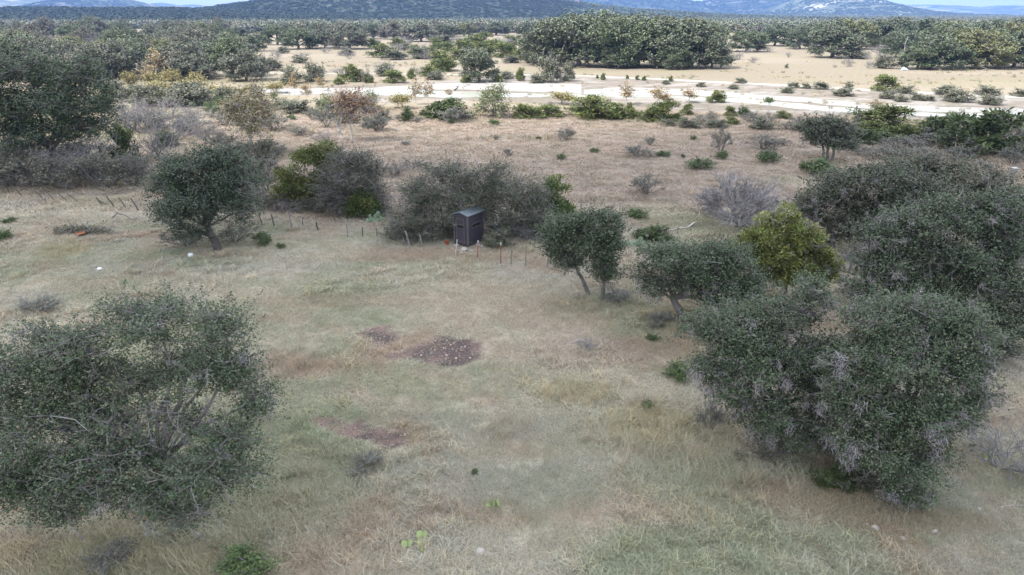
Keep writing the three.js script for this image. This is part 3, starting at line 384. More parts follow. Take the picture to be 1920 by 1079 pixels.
// ---- kinds that are used many times
function lobesOf(list) { return list.map(([x, y, z, a, b, c = a]) => ({ c: V(x, y, z), r: V(a, b, c) })); }
const K = {};
function extent(g) { // width and height that hold nearly all of it
  const xs = [], ys = []; g.traverse((m) => { if (m.isMesh) { const p = m.geometry.attributes.position; for (let i = 0; i < p.count; i += 7) { xs.push(Math.abs(p.getX(i)), Math.abs(p.getZ(i))); ys.push(p.getY(i)); } } }); xs.sort((a, b) => a - b); ys.sort((a, b) => a - b); return { W: 2 * xs[Math.floor(xs.length * 0.955)], H: ys[Math.floor(ys.length * 0.985)] };
};
const mk = (k, name, W, H, g) => { (K[k] ||= []).push({ name, ...extent(g), g }); };
for (let v = 0; v < 6; v++) { srand(500 + v); const l = [[0, 5.6, 0, 2.6, 1.9]]; for (let k = 0; k < 8; k++) { const a = k / 8 * 6.283 + R(), r = rr(2.2, 3.6); l.push([Math.cos(a) * r, rr(2.8, 5.0), Math.sin(a) * r, rr(1.4, 2.1), rr(1.2, 1.8)]); } for (let k = 0; k < 7; k++) { const a = k * 0.9 + R(); l.push([Math.cos(a) * 3.2, rr(1.0, 2.0), Math.sin(a) * 3.2, 1.4, 1.0]); }
  const cols = [[C.oakPale, C.oakOlive], [C.oak, C.oakPale], [C.oakPale, [0.145, 0.145, 0.115]], [[0.10, 0.135, 0.06], C.oakPale], [[0.15, 0.165, 0.075], [0.17, 0.175, 0.085]], [[0.17, 0.16, 0.13], [0.15, 0.15, 0.11]]][v];  // far oaks paler than near ones: sunlight on them painted into the leaves
  mk('oak', 'live_oak', 10, 8.3, grow({ seed: 600 + v, lobes: lobesOf(l), fork: V(0.2, 2.1, 0), leaves: 15000, per: 16, sub: 6, leafSize: 0.27, clump: 0.42, leafW: 0.8, cols, trunkR: 0.3, dead: v === 2 ? 70 : 26, deadLen: 1.2, deadR: 0.04, twigR: 0.03, minY: 0.3, shell: 2.6 })); }
for (let v = 0; v < 2; v++) { srand(520 + v); const l = []; for (let k = 0; k < 9; k++) { const a = k * 1.7 + R(), r = k < 4 ? rr(0.8, 1.3) : rr(0.2, 1.0); l.push([Math.cos(a) * r, k < 4 ? rr(0.4, 0.8) : rr(1.0, 2.1), Math.sin(a) * r, rr(0.6, 0.95), rr(0.5, 0.75)]); }
  mk('juniper', 'juniper_bush', 4, 3, grow({ seed: 620 + v, lobes: lobesOf(l), fork: V(0, 0.5, 0), leaves: 4200, per: 20, sub: 4, minY: 0.08, leafSize: 0.15, clump: 0.22, spray: true, cols: [[0.13, 0.155, 0.045], [0.15, 0.17, 0.05], [0.10, 0.13, 0.04]], trunkR: 0.09, shell: 3, twigR: 0.02 }));
  mk('dark', 'juniper_bush', 4, 3, grow({ seed: 624 + v, lobes: lobesOf(l), fork: V(0, 0.5, 0), leaves: 4200, per: 20, sub: 4, minY: 0.08, leafSize: 0.15, clump: 0.22, spray: true, cols: [[0.07, 0.10, 0.036], [0.085, 0.12, 0.036], [0.06, 0.085, 0.034]], trunkR: 0.09, shell: 3, twigR: 0.02 }));
  mk('olive', 'green_bush', 4, 3, grow({ seed: 628 + v, lobes: lobesOf(l), fork: V(0, 0.5, 0), leaves: 3600, per: 14, sub: 4, minY: 0.08, leafSize: 0.17, clump: 0.3, cols: [[0.125, 0.135, 0.085], [0.145, 0.15, 0.105]], trunkR: 0.08, dead: 20, deadLen: 0.7, deadR: 0.02, twigR: 0.02 }));
  mk('willow', 'willow_bush', 4, 3, grow({ seed: 632 + v, lobes: lobesOf(l), fork: V(0, 0.5, 0), leaves: 3200, per: 12, sub: 4, minY: 0.08, leafSize: 0.18, leafW: 0.4, clump: 0.34, cols: [C.willow, [0.16, 0.18, 0.08], [0.12, 0.15, 0.06]], trunkR: 0.07, twigR: 0.02 }));
  mk('bare', 'bare_bush', 4, 2.6, bush({ seed: 640 + v, h: 2.8, w: 4, wood: [C.gray, C.ash, [0.2, 0.19, 0.2]], stems: 9, levels: 4, split: [4, 3, 3, 2], r0: 0.04, spread: 0.8, leaves: 0 }));
  mk('gray', 'grey_bush', 4, 2.6, bush({ seed: 650 + v, h: 2.6, w: 4, wood: [C.gray, [0.14, 0.135, 0.13]], stems: 9, levels: 4, split: [3, 3, 3, 2], r0: 0.04, spread: 0.8, leaves: 3, leafSize: 0.13, cols: [C.brushGray, [0.17, 0.165, 0.14]] }));
  mk('brush', 'brush_bush', 4, 2.6, bush({ seed: 660 + v, h: 2.6, w: 4, wood: [[0.12, 0.11, 0.11], C.gray], stems: 9, levels: 4, split: [3, 3, 3, 2], r0: 0.04, spread: 0.8, leaves: 3, leafSize: 0.12, cols: [C.brush, [0.10, 0.105, 0.075]] }));
  mk('tan', 'sycamore_sapling', 3, 5, grow({ seed: 670 + v, lobes: lobesOf([[0, 4.2, 0, 0.5, 0.7], [0.5, 3.3, 0, 0.7, 0.6], [-0.5, 3, 0.2, 0.7, 0.6], [0.2, 2.2, -0.3, 0.9, 0.6], [-0.6, 1.8, 0, 0.7, 0.5]]), fork: V(0, 1.4, 0), leaves: 750, per: 8, sub: 0, leafSize: 0.24, clump: 0.35, cols: [C.tan, [0.33, 0.22, 0.10], [0.25, 0.2, 0.09]], trunkR: 0.05, bark: C.bone, twigR: 0.02 }));
  mk('yellow', 'yellow_bush', 4, 2.4, grow({ seed: 674 + v, lobes: lobesOf([[0, 1.5, 0, 1.2, 0.6], [1, 1.2, 0, 0.9, 0.6], [-1, 1.1, 0.2, 0.9, 0.6], [0, 1, 0.8, 0.9, 0.5]]), fork: V(0, 0.4, 0), leaves: 2000, per: 12, sub: 4, minY: 0.08, leafSize: 0.17, clump: 0.35, cols: [[0.3, 0.25, 0.1], [0.26, 0.22, 0.09], [0.2, 0.19, 0.08]], trunkR: 0.05, twigR: 0.018 }));
  mk('green', 'green_shrub', 2, 1.2, grow({ seed: 680 + v, lobes: lobesOf([[0, 0.6, 0, 0.6, 0.4], [0.5, 0.4, 0.1, 0.45, 0.3], [-0.5, 0.4, 0, 0.45, 0.35], [0, 0.35, 0.5, 0.45, 0.3]]), fork: V(0, 0.15, 0), leaves: 2600, per: 20, sub: 4, leafSize: 0.085, clump: 0.16, cols: [C.green, [0.095, 0.14, 0.04], [0.07, 0.105, 0.036]], trunkR: 0.03, twigR: 0.01, minY: 0.05 }));
}
const protoUsed = new Set();
function place(k, bx, by, w, h, label, group, pick) { // one more of a kind: base pixel, width and height in pixels at its own distance
  const b = G(bx, by); b.y = hgt(b.x, b.z); const s = depthOf(b) / FOC, list = K[k], pr = list[pick ? pick[Math.floor(R() * pick.length)] : Math.floor(R() * list.length)], a = Math.atan2(CAM_H, -b.z);
  const g = pr.g.clone(); g.position.copy(b); g.rotation.y = R() * 6.28; const sx = w * s / pr.W; g.scale.set(sx, Math.max(0.45 * w * s, (h * s / Math.cos(a) - w * s * 0.35 * Math.tan(a))) / pr.H, sx);
  g.userData = {}; if (k === 'oak') label = label.replace('live oak', ['grey-green', 'dark green', 'moss-grey', 'fresh green', 'yellowish green', 'silvery thin-leaved'][list.indexOf(pr)] + ' live oak'); return tag(top(g, pr.name), label, k === 'oak' ? 'tree' : k === 'tan' ? 'sapling' : 'bush', group);
}
srand(4242);

const row = (k, list, label, group) => list.forEach((q) => place(k, ...q, label, group));
// near river bank
row('juniper', [[1113, 222, 85, 36], [1154, 222, 42, 28], [1185, 224, 28, 20], [1216, 228, 28, 22], [1242, 226, 52, 36], [1268, 228, 28, 16], [1180, 209, 15, 16], [1288, 216, 20, 20], [1467, 222, 28, 14], [1371, 233, 28, 14], [1369, 218, 20, 18], [1001, 222, 38, 22], [1032, 219, 42, 22], [978, 222, 28, 26], [1345, 192, 32, 22], [859, 221, 30, 18]], 'yellow-green juniper in the line of bushes on the near river bank', 'junipers along the near river bank');
row('dark', [[842, 222, 64, 36], [813, 220, 28, 26], [1393, 219, 20, 18], [793, 218, 13, 12], [763, 227, 24, 24]], 'dark green juniper in the line of bushes on the near river bank', 'dark junipers along the near river bank');
row('gray', [[749, 228, 20, 16], [782, 230, 22, 14], [851, 230, 60, 20], [1312, 234, 30, 20], [1439, 230, 34, 20], [705, 245, 40, 34], [1332, 230, 26, 22], [1408, 230, 42, 22], [1032, 202, 18, 12], [515, 245, 60, 36], [588, 225, 30, 24], [612, 240, 34, 40], [1500, 236, 40, 20], [1480, 244, 36, 18]], 'silvery grey bush among the junipers of the near river bank', 'grey bushes along the near river bank');
row('willow', [[925, 219, 62, 58], [700, 212, 36, 40], [620, 218, 50, 40]], 'tall pale green willow on the near river bank', 'willows on the near river bank');
row('yellow', [[755, 203, 48, 28], [1053, 196, 48, 20], [372, 168, 42, 32], [290, 170, 40, 34], [320, 160, 34, 30], [250, 175, 30, 40]], 'rounded yellow autumn bush beside the white river bed', 'yellow bushes beside the river bed');
row('tan', [[780, 196, 24, 46], [803, 196, 22, 46], [842, 184, 15, 20], [1174, 196, 32, 42], [1233, 198, 32, 40], [1250, 197, 22, 26], [1292, 192, 28, 30], [1640, 208, 30, 22], [552, 178, 18, 40], [575, 190, 18, 40], [600, 170, 16, 30], [300, 152, 32, 56], [280, 158, 24, 40]], 'slender orange-tan sycamore sapling on the white river gravel', 'sycamore saplings on the river gravel');
row('green', [[353, 203, 24, 14], [515, 184, 13, 10], [1441, 196, 16, 14], [530, 160, 14, 8], [645, 232, 34, 16], [545, 225, 16, 10], [660, 232, 26, 14], [400, 215, 30, 24], [410, 196, 16, 16]], 'bright green low shrub on the sandy flat by the river', 'green shrubs by the river');
// far bank
row('olive', [[545, 156, 40, 30], [588, 153, 34, 34], [722, 142, 38, 22], [815, 149, 32, 10], [949, 148, 24, 14], [1025, 154, 44, 48], [1005, 156, 22, 16], [1065, 152, 22, 30], [1315, 163, 16, 9], [1388, 156, 20, 10], [1375, 167, 18, 8], [1489, 164, 20, 10], [1478, 174, 24, 8], [1510, 166, 16, 10], [1539, 167, 28, 10], [1590, 166, 16, 12], [1699, 175, 30, 14], [1773, 177, 36, 12], [1850, 179, 38, 12], [1915, 181, 30, 14], [1583, 180, 32, 9], [1666, 185, 30, 15], [1688, 190, 26, 9], [1719, 188, 26, 14], [1743, 189, 20, 9], [1793, 190, 46, 9], [1854, 196, 36, 14], [504, 132, 40, 24], [1248, 158, 14, 8]], 'dull olive bush on the far river bank along the gravel road', 'bushes on the far river bank');
row('juniper', [[662, 153, 38, 30], [740, 155, 36, 22], [805, 143, 36, 18], [772, 148, 16, 18], [875, 155, 20, 14], [933, 154, 15, 14], [976, 151, 18, 22], [1120, 147, 6, 6], [1131, 150, 10, 12], [1176, 148, 6, 7], [1195, 150, 7, 8], [1208, 151, 8, 8], [1258, 153, 7, 10], [690, 155, 20, 16], [636, 158, 20, 12]], 'small yellow-green juniper on the far river bank', 'junipers on the far river bank');
place('juniper', 1660, 171, 42, 29, 'big round yellow-green bush standing alone beside the gravel road');
place('juniper', 828, 133, 52, 34, 'umbrella-shaped yellow-green tree alone on the hay field beyond the river');
place('oak', 899, 153, 64, 56, 'dense round dark oak standing alone on the far river bank');
row('bare', [[686, 155, 22, 32], [722, 139, 38, 24], [1052, 150, 20, 30], [640, 144, 40, 16], [780, 140, 30, 16], [600, 142, 30, 14]], 'leafless grey tree on the far river bank', 'bare trees on the far river bank');
// field between the fence and the river
row('gray', [[1062, 263, 36, 26], [1195, 295, 44, 28], [1210, 365, 52, 44], [1219, 272, 22, 18], [1433, 280, 60, 30], [1440, 298, 40, 16], [710, 246, 40, 34], [953, 292, 22, 16], [1350, 285, 36, 46], [1468, 272, 24, 14], [760, 273, 22, 8], [930, 262, 16, 10]], 'lone grey bush on the tawny field', 'grey bushes dotted over the tawny field');
row('green', [[1055, 300, 20, 12], [1244, 294, 24, 12], [1316, 318, 44, 18], [1196, 407, 34, 20], [1280, 296, 10, 8], [1115, 287, 16, 10], [1355, 298, 26, 16], [1442, 306, 36, 24], [1300, 262, 10, 8], [925, 235, 24, 8], [845, 232, 14, 10], [1010, 262, 10, 6], [1544, 326, 60, 24], [1510, 320, 20, 18]], 'small green shrub on the tawny field', 'green shrubs dotted over the tawny field');
row('juniper', [[1655, 244, 96, 34], [1640, 256, 60, 22], [1700, 262, 60, 26], [1760, 254, 70, 36]], 'broad yellow-green juniper at the edge of the tawny field by the river', 'broad junipers at the field edge');
row('dark', [[1845, 288, 120, 84], [1775, 262, 66, 50], [1628, 268, 50, 24]], 'broad dark green juniper at the edge of the tawny field by the river', 'broad dark junipers at the field edge');
row('gray', [[1690, 285, 70, 30], [1740, 272, 60, 26], [1800, 300, 60, 24], [1900, 270, 60, 40], [1610, 290, 40, 24], [1660, 300, 60, 26], [1900, 310, 50, 40], [1840, 320, 40, 22], [1730, 300, 60, 26]], 'grey bush in the scrub between the broad junipers', 'grey bushes between the broad junipers');
// brush around the left side
row('brush', [[60, 352, 130, 66], [130, 354, 110, 60], [195, 352, 110, 74], [20, 350, 90, 60], [250, 350, 80, 60], [-30, 352, 80, 60], [160, 318, 120, 60], [40, 318, 120, 60], [480, 345, 60, 50], [500, 395, 40, 34], [470, 300, 80, 44], [420, 285, 60, 40]], 'dark twiggy brush in the thicket behind the leaning fence posts', 'dark brush in the thicket');
row('bare', [[110, 340, 110, 70], [200, 340, 110, 76], [265, 345, 60, 60], [150, 300, 110, 50], [300, 300, 90, 70], [330, 262, 90, 56], [270, 250, 90, 60], [240, 225, 80, 44], [395, 268, 70, 44], [560, 370, 50, 30], [610, 270, 50, 24], [300, 225, 90, 40], [360, 232, 70, 36], [770, 320, 40, 30], [540, 400, 60, 24]], 'leafless lavender-grey bush in the brush before the river', 'bare grey bushes before the river');
row('dark', [[235, 300, 44, 62], [315, 275, 44, 30], [30, 300, 60, 40], [290, 240, 20, 24], [245, 330, 40, 40], [690, 240, 20, 20], [620, 213, 20, 24], [130, 300, 40, 30]], 'dark green juniper among bare grey brush', 'dark junipers in the grey brush');
row('olive', [[340, 200, 60, 36], [380, 195, 50, 30], [420, 190, 40, 26], [300, 200, 50, 36], [350, 182, 60, 20], [270, 200, 40, 40], [440, 205, 30, 20], [245, 190, 40, 30], [220, 180, 40, 30], [500, 300, 40, 40], [610, 215, 40, 30]], 'dusty olive bush on the flat between brush and river', 'olive bushes on the flat');
row('brush', [[745, 452, 60, 34], [790, 452, 70, 34], [1015, 446, 50, 34], [985, 440, 60, 36], [600, 398, 60, 28], [700, 402, 50, 30], [520, 395, 50, 36], [500, 360, 60, 44], [470, 330, 60, 40]], 'grey-brown underbrush at the foot of the thicket oaks', 'underbrush along the thicket');
row('bare', [[1700, 640, 90, 60], [1560, 800, 120, 70], [1330, 640, 60, 40], [1600, 880, 90, 50], [1545, 740, 90, 50]], 'bare grey undergrowth beneath the oaks of the pasture edge', 'undergrowth beneath the oaks');
row('olive', [[1290, 240, 40, 20], [1345, 240, 36, 18], [1425, 242, 44, 20], [1510, 246, 40, 22], [1560, 236, 40, 22], [1600, 262, 50, 26], [1250, 236, 26, 12], [560, 212, 50, 26], [530, 205, 40, 22], [650, 200, 40, 26], [720, 225, 26, 20], [1080, 208, 20, 14]], 'dull olive bush filling in the line along the near river bank', 'olive bushes along the near river bank');
row('brush', [[1570, 850, 120, 60], [1580, 770, 120, 70], [1390, 660, 70, 40], [1610, 900, 110, 56], [1440, 860, 100, 46], [1740, 660, 120, 70], [1850, 680, 100, 60], [1600, 560, 80, 50]], 'dark twiggy undergrowth beneath the oaks of the pasture edge', 'dark undergrowth beneath the oaks');
row('dark', [[1590, 905, 60, 34], [1545, 910, 50, 26], [1420, 720, 40, 24]], 'low dark green shrub in the deep shade beneath the oaks', 'dark shrubs beneath the oaks');
row('gray', [[440, 300, 60, 40], [500, 330, 50, 40], [480, 380, 44, 36], [520, 290, 40, 24], [300, 240, 70, 34], [360, 250, 70, 34], [420, 235, 50, 30], [250, 245, 60, 36], [560, 255, 40, 20], [740, 330, 40, 26]], 'grey leafy bush in the tangle behind the crooked-trunked oak', 'grey bushes behind the crooked-trunked oak');
row('yellow', [[300, 182, 60, 14], [360, 178, 60, 12], [420, 184, 50, 12], [470, 180, 40, 10], [520, 174, 40, 8]], 'pale yellow-green reed clump beside the river gravel', 'reed clumps beside the river gravel');
console.log('woods');
// woodland beyond the river
const jit = (a) => rr(-a, a);
const oaks = (list, label, group, pick) => list.forEach(([x, y, w, h]) => place('oak', x, y, w, h, label, group, pick));
oaks([[1030, 122, 90, 76], [1085, 124, 100, 84], [1140, 126, 100, 86], [1195, 124, 100, 78], [1245, 126, 96, 80], [1295, 127, 96, 82], [1335, 128, 60, 60], [1060, 110, 90, 72], [1115, 110, 100, 78], [1180, 108, 100, 72], [1240, 108, 100, 70], [1290, 108, 90, 66], [1010, 116, 60, 50], [1330, 112, 60, 60], [1160, 128, 60, 44], [1265, 130, 50, 40]], 'tall live oak in the dense grove at the hay field beyond the river', 'oaks of the dense grove', [0, 3, 3, 0]);
place('oak', 1400, 97, 62, 36, 'dome-shaped live oak alone on the pale hay field'); place('oak', 1452, 86, 54, 36, 'very dark round oak behind the dome-shaped one on the hay field');
oaks([[1500, 92, 50, 38], [1560, 108, 80, 52], [1540, 92, 60, 44], [1600, 92, 70, 50], [1640, 88, 70, 46], [1575, 84, 70, 44], [1680, 84, 80, 46], [1720, 92, 80, 50], [1720, 130, 60, 40], [1760, 130, 80, 60], [1800, 128, 80, 66], [1850, 128, 80, 62], [1900, 126, 80, 60], [1940, 128, 80, 70], [1770, 108, 80, 56], [1830, 106, 80, 56], [1890, 104, 80, 56], [1780, 86, 70, 42], [1850, 84, 70, 42], [1910, 84, 80, 44], [1680, 108, 50, 44], [1525, 80, 50, 34]], 'live oak in the wood on the river side of the hay field', 'oaks of the wood by the hay field', [1, 1, 0, 3, 4]);
{ const L = []; for (let y = 150; y > 62; y -= 6 + (150 - y) * 0.02) for (let x = -40; x < 470 - (150 - y) * 0.2; x += rr(34, 54) * (y / 130)) { if (y > 128 && (x > 250 && x < 300)) continue; if (fbm(x * 0.02 + 3, y * 0.06, 2) > 0.6) continue; if (x > 150 && x < 300 && y < 108 && y > 92 && R() < 0.7) continue; L.push([x + jit(12), y + jit(2), rr(44, 92) * (y / 140), rr(36, 68) * (y / 140)]); } oaks(L, 'live oak in the broad woodland across the river bend', 'oaks of the broad woodland', [0, 2, 3, 1, 4, 5, 2]); }
row('bare', [[60, 110, 70, 34], [330, 130, 60, 34], [420, 118, 60, 36], [360, 100, 50, 26], [120, 130, 60, 40], [250, 118, 50, 30], [440, 96, 50, 26], [390, 140, 50, 30], [300, 92, 40, 20], [100, 96, 60, 24], [30, 90, 60, 22]], 'leafless silver-grey tree in the broad woodland across the river bend', 'bare trees of the broad woodland');
row('yellow', [[20, 104, 60, 22], [130, 88, 40, 16], [250, 80, 30, 12], [540, 76, 26, 12], [70, 120, 50, 22]], 'pale yellow-green crown in the broad woodland across the river bend', 'yellowing trees of the broad woodland');
oaks([[560, 92, 56, 36], [610, 90, 60, 40], [655, 92, 66, 42], [520, 84, 50, 34], [480, 96, 40, 30], [700, 72, 40, 26], [740, 74, 50, 30], [790, 78, 60, 32], [830, 74, 50, 26], [590, 72, 44, 26], [640, 68, 40, 24], [870, 68, 40, 22], [930, 66, 46, 22], [990, 66, 40, 22], [1020, 66, 40, 22], [900, 62, 36, 18], [960, 60, 36, 18], [540, 70, 40, 24], [1050, 70, 40, 26]], 'live oak scattered over the open pasture beyond the river', 'oaks scattered on the far pasture');
row('juniper', [[840, 96, 26, 16], [870, 100, 40, 24], [905, 106, 44, 26], [720, 108, 46, 24], [780, 102, 30, 16], [700, 90, 26, 16], [950, 108, 40, 26], [985, 112, 40, 30], [820, 92, 30, 18], [900, 88, 46, 24], [1000, 100, 40, 26], [930, 96, 40, 20], [860, 112, 30, 18], [810, 108, 30, 18], [745, 86, 26, 14], [1040, 104, 40, 24], [1015, 88, 30, 18], [960, 84, 30, 16]], 'yellow-green juniper in the scrubby pasture beyond the river', 'junipers of the scrubby pasture');
row('bare', [[655, 110, 30, 18], [740, 100, 40, 14], [790, 98, 36, 12], [800, 112, 30, 18], [900, 80, 30, 10], [860, 82, 34, 10], [940, 88, 40, 12], [700, 82, 30, 12], [760, 84, 36, 12], [610, 100, 24, 14], [520, 110, 26, 18], [570, 108, 26, 12], [1030, 78, 30, 10], [985, 78, 30, 10], [1385, 112, 20, 14], [1412, 118, 22, 12], [1440, 98, 16, 10], [1425, 80, 30, 14], [1380, 88, 26, 14], [1530, 96, 22, 14], [1400, 100, 20, 8], [1566, 127, 10, 6], [1590, 125, 24, 18], [1628, 128, 16, 14], [1625, 112, 14, 14], [1650, 104, 40, 20], [1680, 96, 40, 18], [1700, 118, 30, 16], [1478, 108, 12, 10], [1740, 112, 20, 12], [235, 106, 60, 20], [180, 100, 60, 20], [270, 98, 50, 16], [210, 92, 60, 18]], 'leafless grey bush on the far pasture', 'bare grey bushes on the far pasture');
row('olive', [[1655, 128, 34, 24], [1605, 110, 36, 14], [1735, 128, 22, 16], [1475, 128, 6, 8], [790, 110, 40, 22], [740, 112, 40, 18], [880, 112, 40, 20], [650, 104, 24, 14], [1000, 118, 30, 14], [960, 118, 30, 14], [830, 84, 40, 14], [760, 94, 30, 12], [560, 118, 30, 14], [530, 100, 20, 12], [1070, 128, 20, 12]], 'olive bush on the far pasture', 'olive bushes on the far pasture');
{ // the wood that runs on to the hills, too far off to count
  srand(99); const geo = puff(420, 0.115, [1, 1, 1], 0.75), ms = [], cs = [];
  let guard = 0; while (ms.length < 8500 && guard++ < 60000) { const z = -Math.exp(rr(Math.log(470), Math.log(3600))), x = rr(-0.84, 0.84) * -z, n = fbm(x * 0.004 + 4, z * 0.004, 4), side = x / -z; if (n > (side > -0.25 && side < 0.1 && z > -620 ? 0.42 : 0.57)) continue; const w = rr(8, 13.5); ms.push(mtx(x, -0.6, z, w, rr(6.5, 9.5), w, R() * 6.28)); cs.push(vary(R() < 0.1 ? [0.16, 0.15, 0.10] : R() < 0.12 ? [0.2, 0.19, 0.18] : C.oakPale, 0.22, 0.1)); }  // mostly oakPale, so the sunlit look of this wood is in its colour
  tag(instanced(geo, M.leaf, ms, cs, 'far_forest'), 'unbroken oak woodland stretching from the pastures to the foot of the hills', 'forest');
}
console.log('grass');
// ------------------------------------------------------------------ grass
function tuft(n, rad, h0, h1, w, lean, seedv) { srand(seedv); const b = new MB(); for (let k = 0; k < n; k++) { const a = R() * 6.283, r = rad * Math.sqrt(R()), x = Math.cos(a) * r, z = Math.sin(a) * r, h = rr(h0, h1), th = R() * 6.283, l = lean * rr(0.3, 1.2) * h, q = R() * 3.14, c = vary([1, 1, 1], 0.32, 0.08), wx = Math.cos(q) * w, wz = Math.sin(q) * w; const m = V(x + Math.cos(th) * l * 0.4, h * 0.65, z + Math.sin(th) * l * 0.4), t = V(x + Math.cos(th) * l, h * rr(0.7, 1), z + Math.sin(th) * l); const i = b.n; b.v(x - wx, -0.02, z - wz, c); b.v(x + wx, -0.02, z + wz, c); b.v(m.x + wx * 0.7, m.y, m.z + wz * 0.7, c); b.v(m.x - wx * 0.7, m.y, m.z - wz * 0.7, c); b.v(t.x, t.y, t.z, c); b.i.push(i, i + 1, i + 2, i, i + 2, i + 3, i + 3, i + 2, i + 4); } return b.geo(); }
{
  const kinds = [[tuft(34, 0.2, 0.03, 0.11, 0.0042, 1.8, 1), [], []], [tuft(34, 0.2, 0.03, 0.13, 0.0042, 2.2, 2), [], []], [tuft(46, 0.13, 0.14, 0.34, 0.004, 0.9, 3), [], []], [tuft(40, 0.42, 0.06, 0.22, 0.011, 1.8, 4), [], []], [tuft(40, 0.42, 0.06, 0.27, 0.011, 2.2, 5), [], []]];
  srand(321);
  const put = (n, z0, z1, pick, s0, s1) => { for (let k = 0; k < n; k++) { const u = R(), z = -Math.sqrt(lerp(z0 * z0, z1 * z1, u)), x = rr(-1, 1) * (2 + 0.82 * -z); if (-z > 60 && inPoly(bedPoly, x, z)) continue; let dirt = false; for (const p of dirtPoly) if ((inPoly(p, x, z) || inPoly(p, x + 0.22, z) || inPoly(p, x - 0.22, z) || inPoly(p, x, z - 0.2)) && R() < 0.96) dirt = true; if (dirt || inPoly(shedPoly, x, z)) continue; const tall = fbm(x * 0.35 + 11, z * 0.35 + 4, 3), dense = fbm(x * 0.8 - 9, z * 0.8, 3); if (dense < 0.36 && R() < 0.5) continue; const q = kinds[pick(tall)], s = rr(s0, s1) * lerp(0.75, 1.35, smooth(0.35, 0.65, tall)); q[1].push(mtx(x, hgt(x, z), z, s, rr(0.65, 1.15), s, R() * 6.28, gs() * 0.12, gs() * 0.12)); const c = turf(x, z); q[2].push(vary(c, 0.16, 0.06)); } };
  put(32000, 7.5, 19, (t) => (t > 0.6 && R() < 0.14 ? 2 : R() < 0.5 ? 0 : 1), 0.8, 1.35);
  put(44000, 19, 42, (t) => (t > 0.6 && R() < 0.16 ? 2 : R() < 0.5 ? 0 : 1), 1.1, 1.9);
  put(26000, 40, 96, () => (R() < 0.5 ? 3 : 4), 0.8, 1.5);
  kinds.forEach(([g, m, c], k) => tag(instanced(g, M.dry, m, c, k === 2 ? 'bunch_grass' : 'grass'), ['short matted pasture grass in olive and straw tones', 'low leaning pasture grass between the oaks', 'tall tawny bunch grass in the near pasture', 'dry tawny grass of the field before the river', 'long wind-laid dry grass of the field before the river'][k], 'grass'));
  { // sparse dry weeds on the gravel banks and the flat beside them
    const wm = [], wc = []; srand(717); let guard = 0; while (wm.length < 1900 && guard++ < 60000) { const z = -rr(70, 190), x = rr(-0.8, 0.8) * -z, nn = fbm(x * 0.07 + 5, z * 0.16, 3); if (nn < 0.55 || (inPoly(bedPoly, x, z) && R() < 0.75)) continue; const s = rr(0.4, 1.1); wm.push(mtx(x, 0, z, s, s * rr(0.7, 1.5), s, R() * 6.28)); wc.push(vary(R() < 0.3 ? [0.2, 0.21, 0.13] : R() < 0.5 ? [0.36, 0.3, 0.2] : [0.29, 0.26, 0.2], 0.2, 0.08)); }
    tag(instanced(tuft(46, 0.4, 0.15, 0.5, 0.016, 1.1, 9), M.dry, wm, wc, 'dry_weeds'), 'sparse dry weeds on the gravel banks and hay field', 'weeds');
  }
  // clumps of long grass that stand out
  const cl = [[], []]; for (const [px, py, rx, ry, n] of [[530, 690, 60, 24, 60], [1240, 830, 80, 34, 150], [1340, 850, 60, 30, 90], [1090, 740, 50, 16, 60], [590, 960, 90, 60, 190], [500, 1010, 90, 40, 150], [120, 468, 34, 10, 60], [250, 1040, 200, 30, 200], [940, 805, 36, 14, 40], [1210, 765, 24, 12, 40], [60, 1020, 80, 40, 90], [1420, 900, 60, 24, 70], [860, 500, 30, 6, 30], [1260, 600, 50, 16, 50], [1160, 575, 40, 12, 40]]) for (let k = 0; k < n * 0.5; k++) { const p = G(px + gs() * rx * 1.4, py + gs() * ry * 1.4); const s = rr(0.55, 1.15); cl[0].push(mtx(p.x, hgt(p.x, p.z), p.z, s * 1.2, s, s * 1.2, R() * 6.28, gs() * 0.2, gs() * 0.2)); cl[1].push(vary(mix3(turf(p.x, p.z), T.pale, 0.25), 0.15, 0.06)); }
  tag(instanced(tuft(60, 0.2, 0.15, 0.5, 0.004, 1.2, 6), M.dry, cl[0], cl[1], 'long_grass'), 'long arching grass clumps standing above the short pasture', 'grass');
}
console.log('small things');
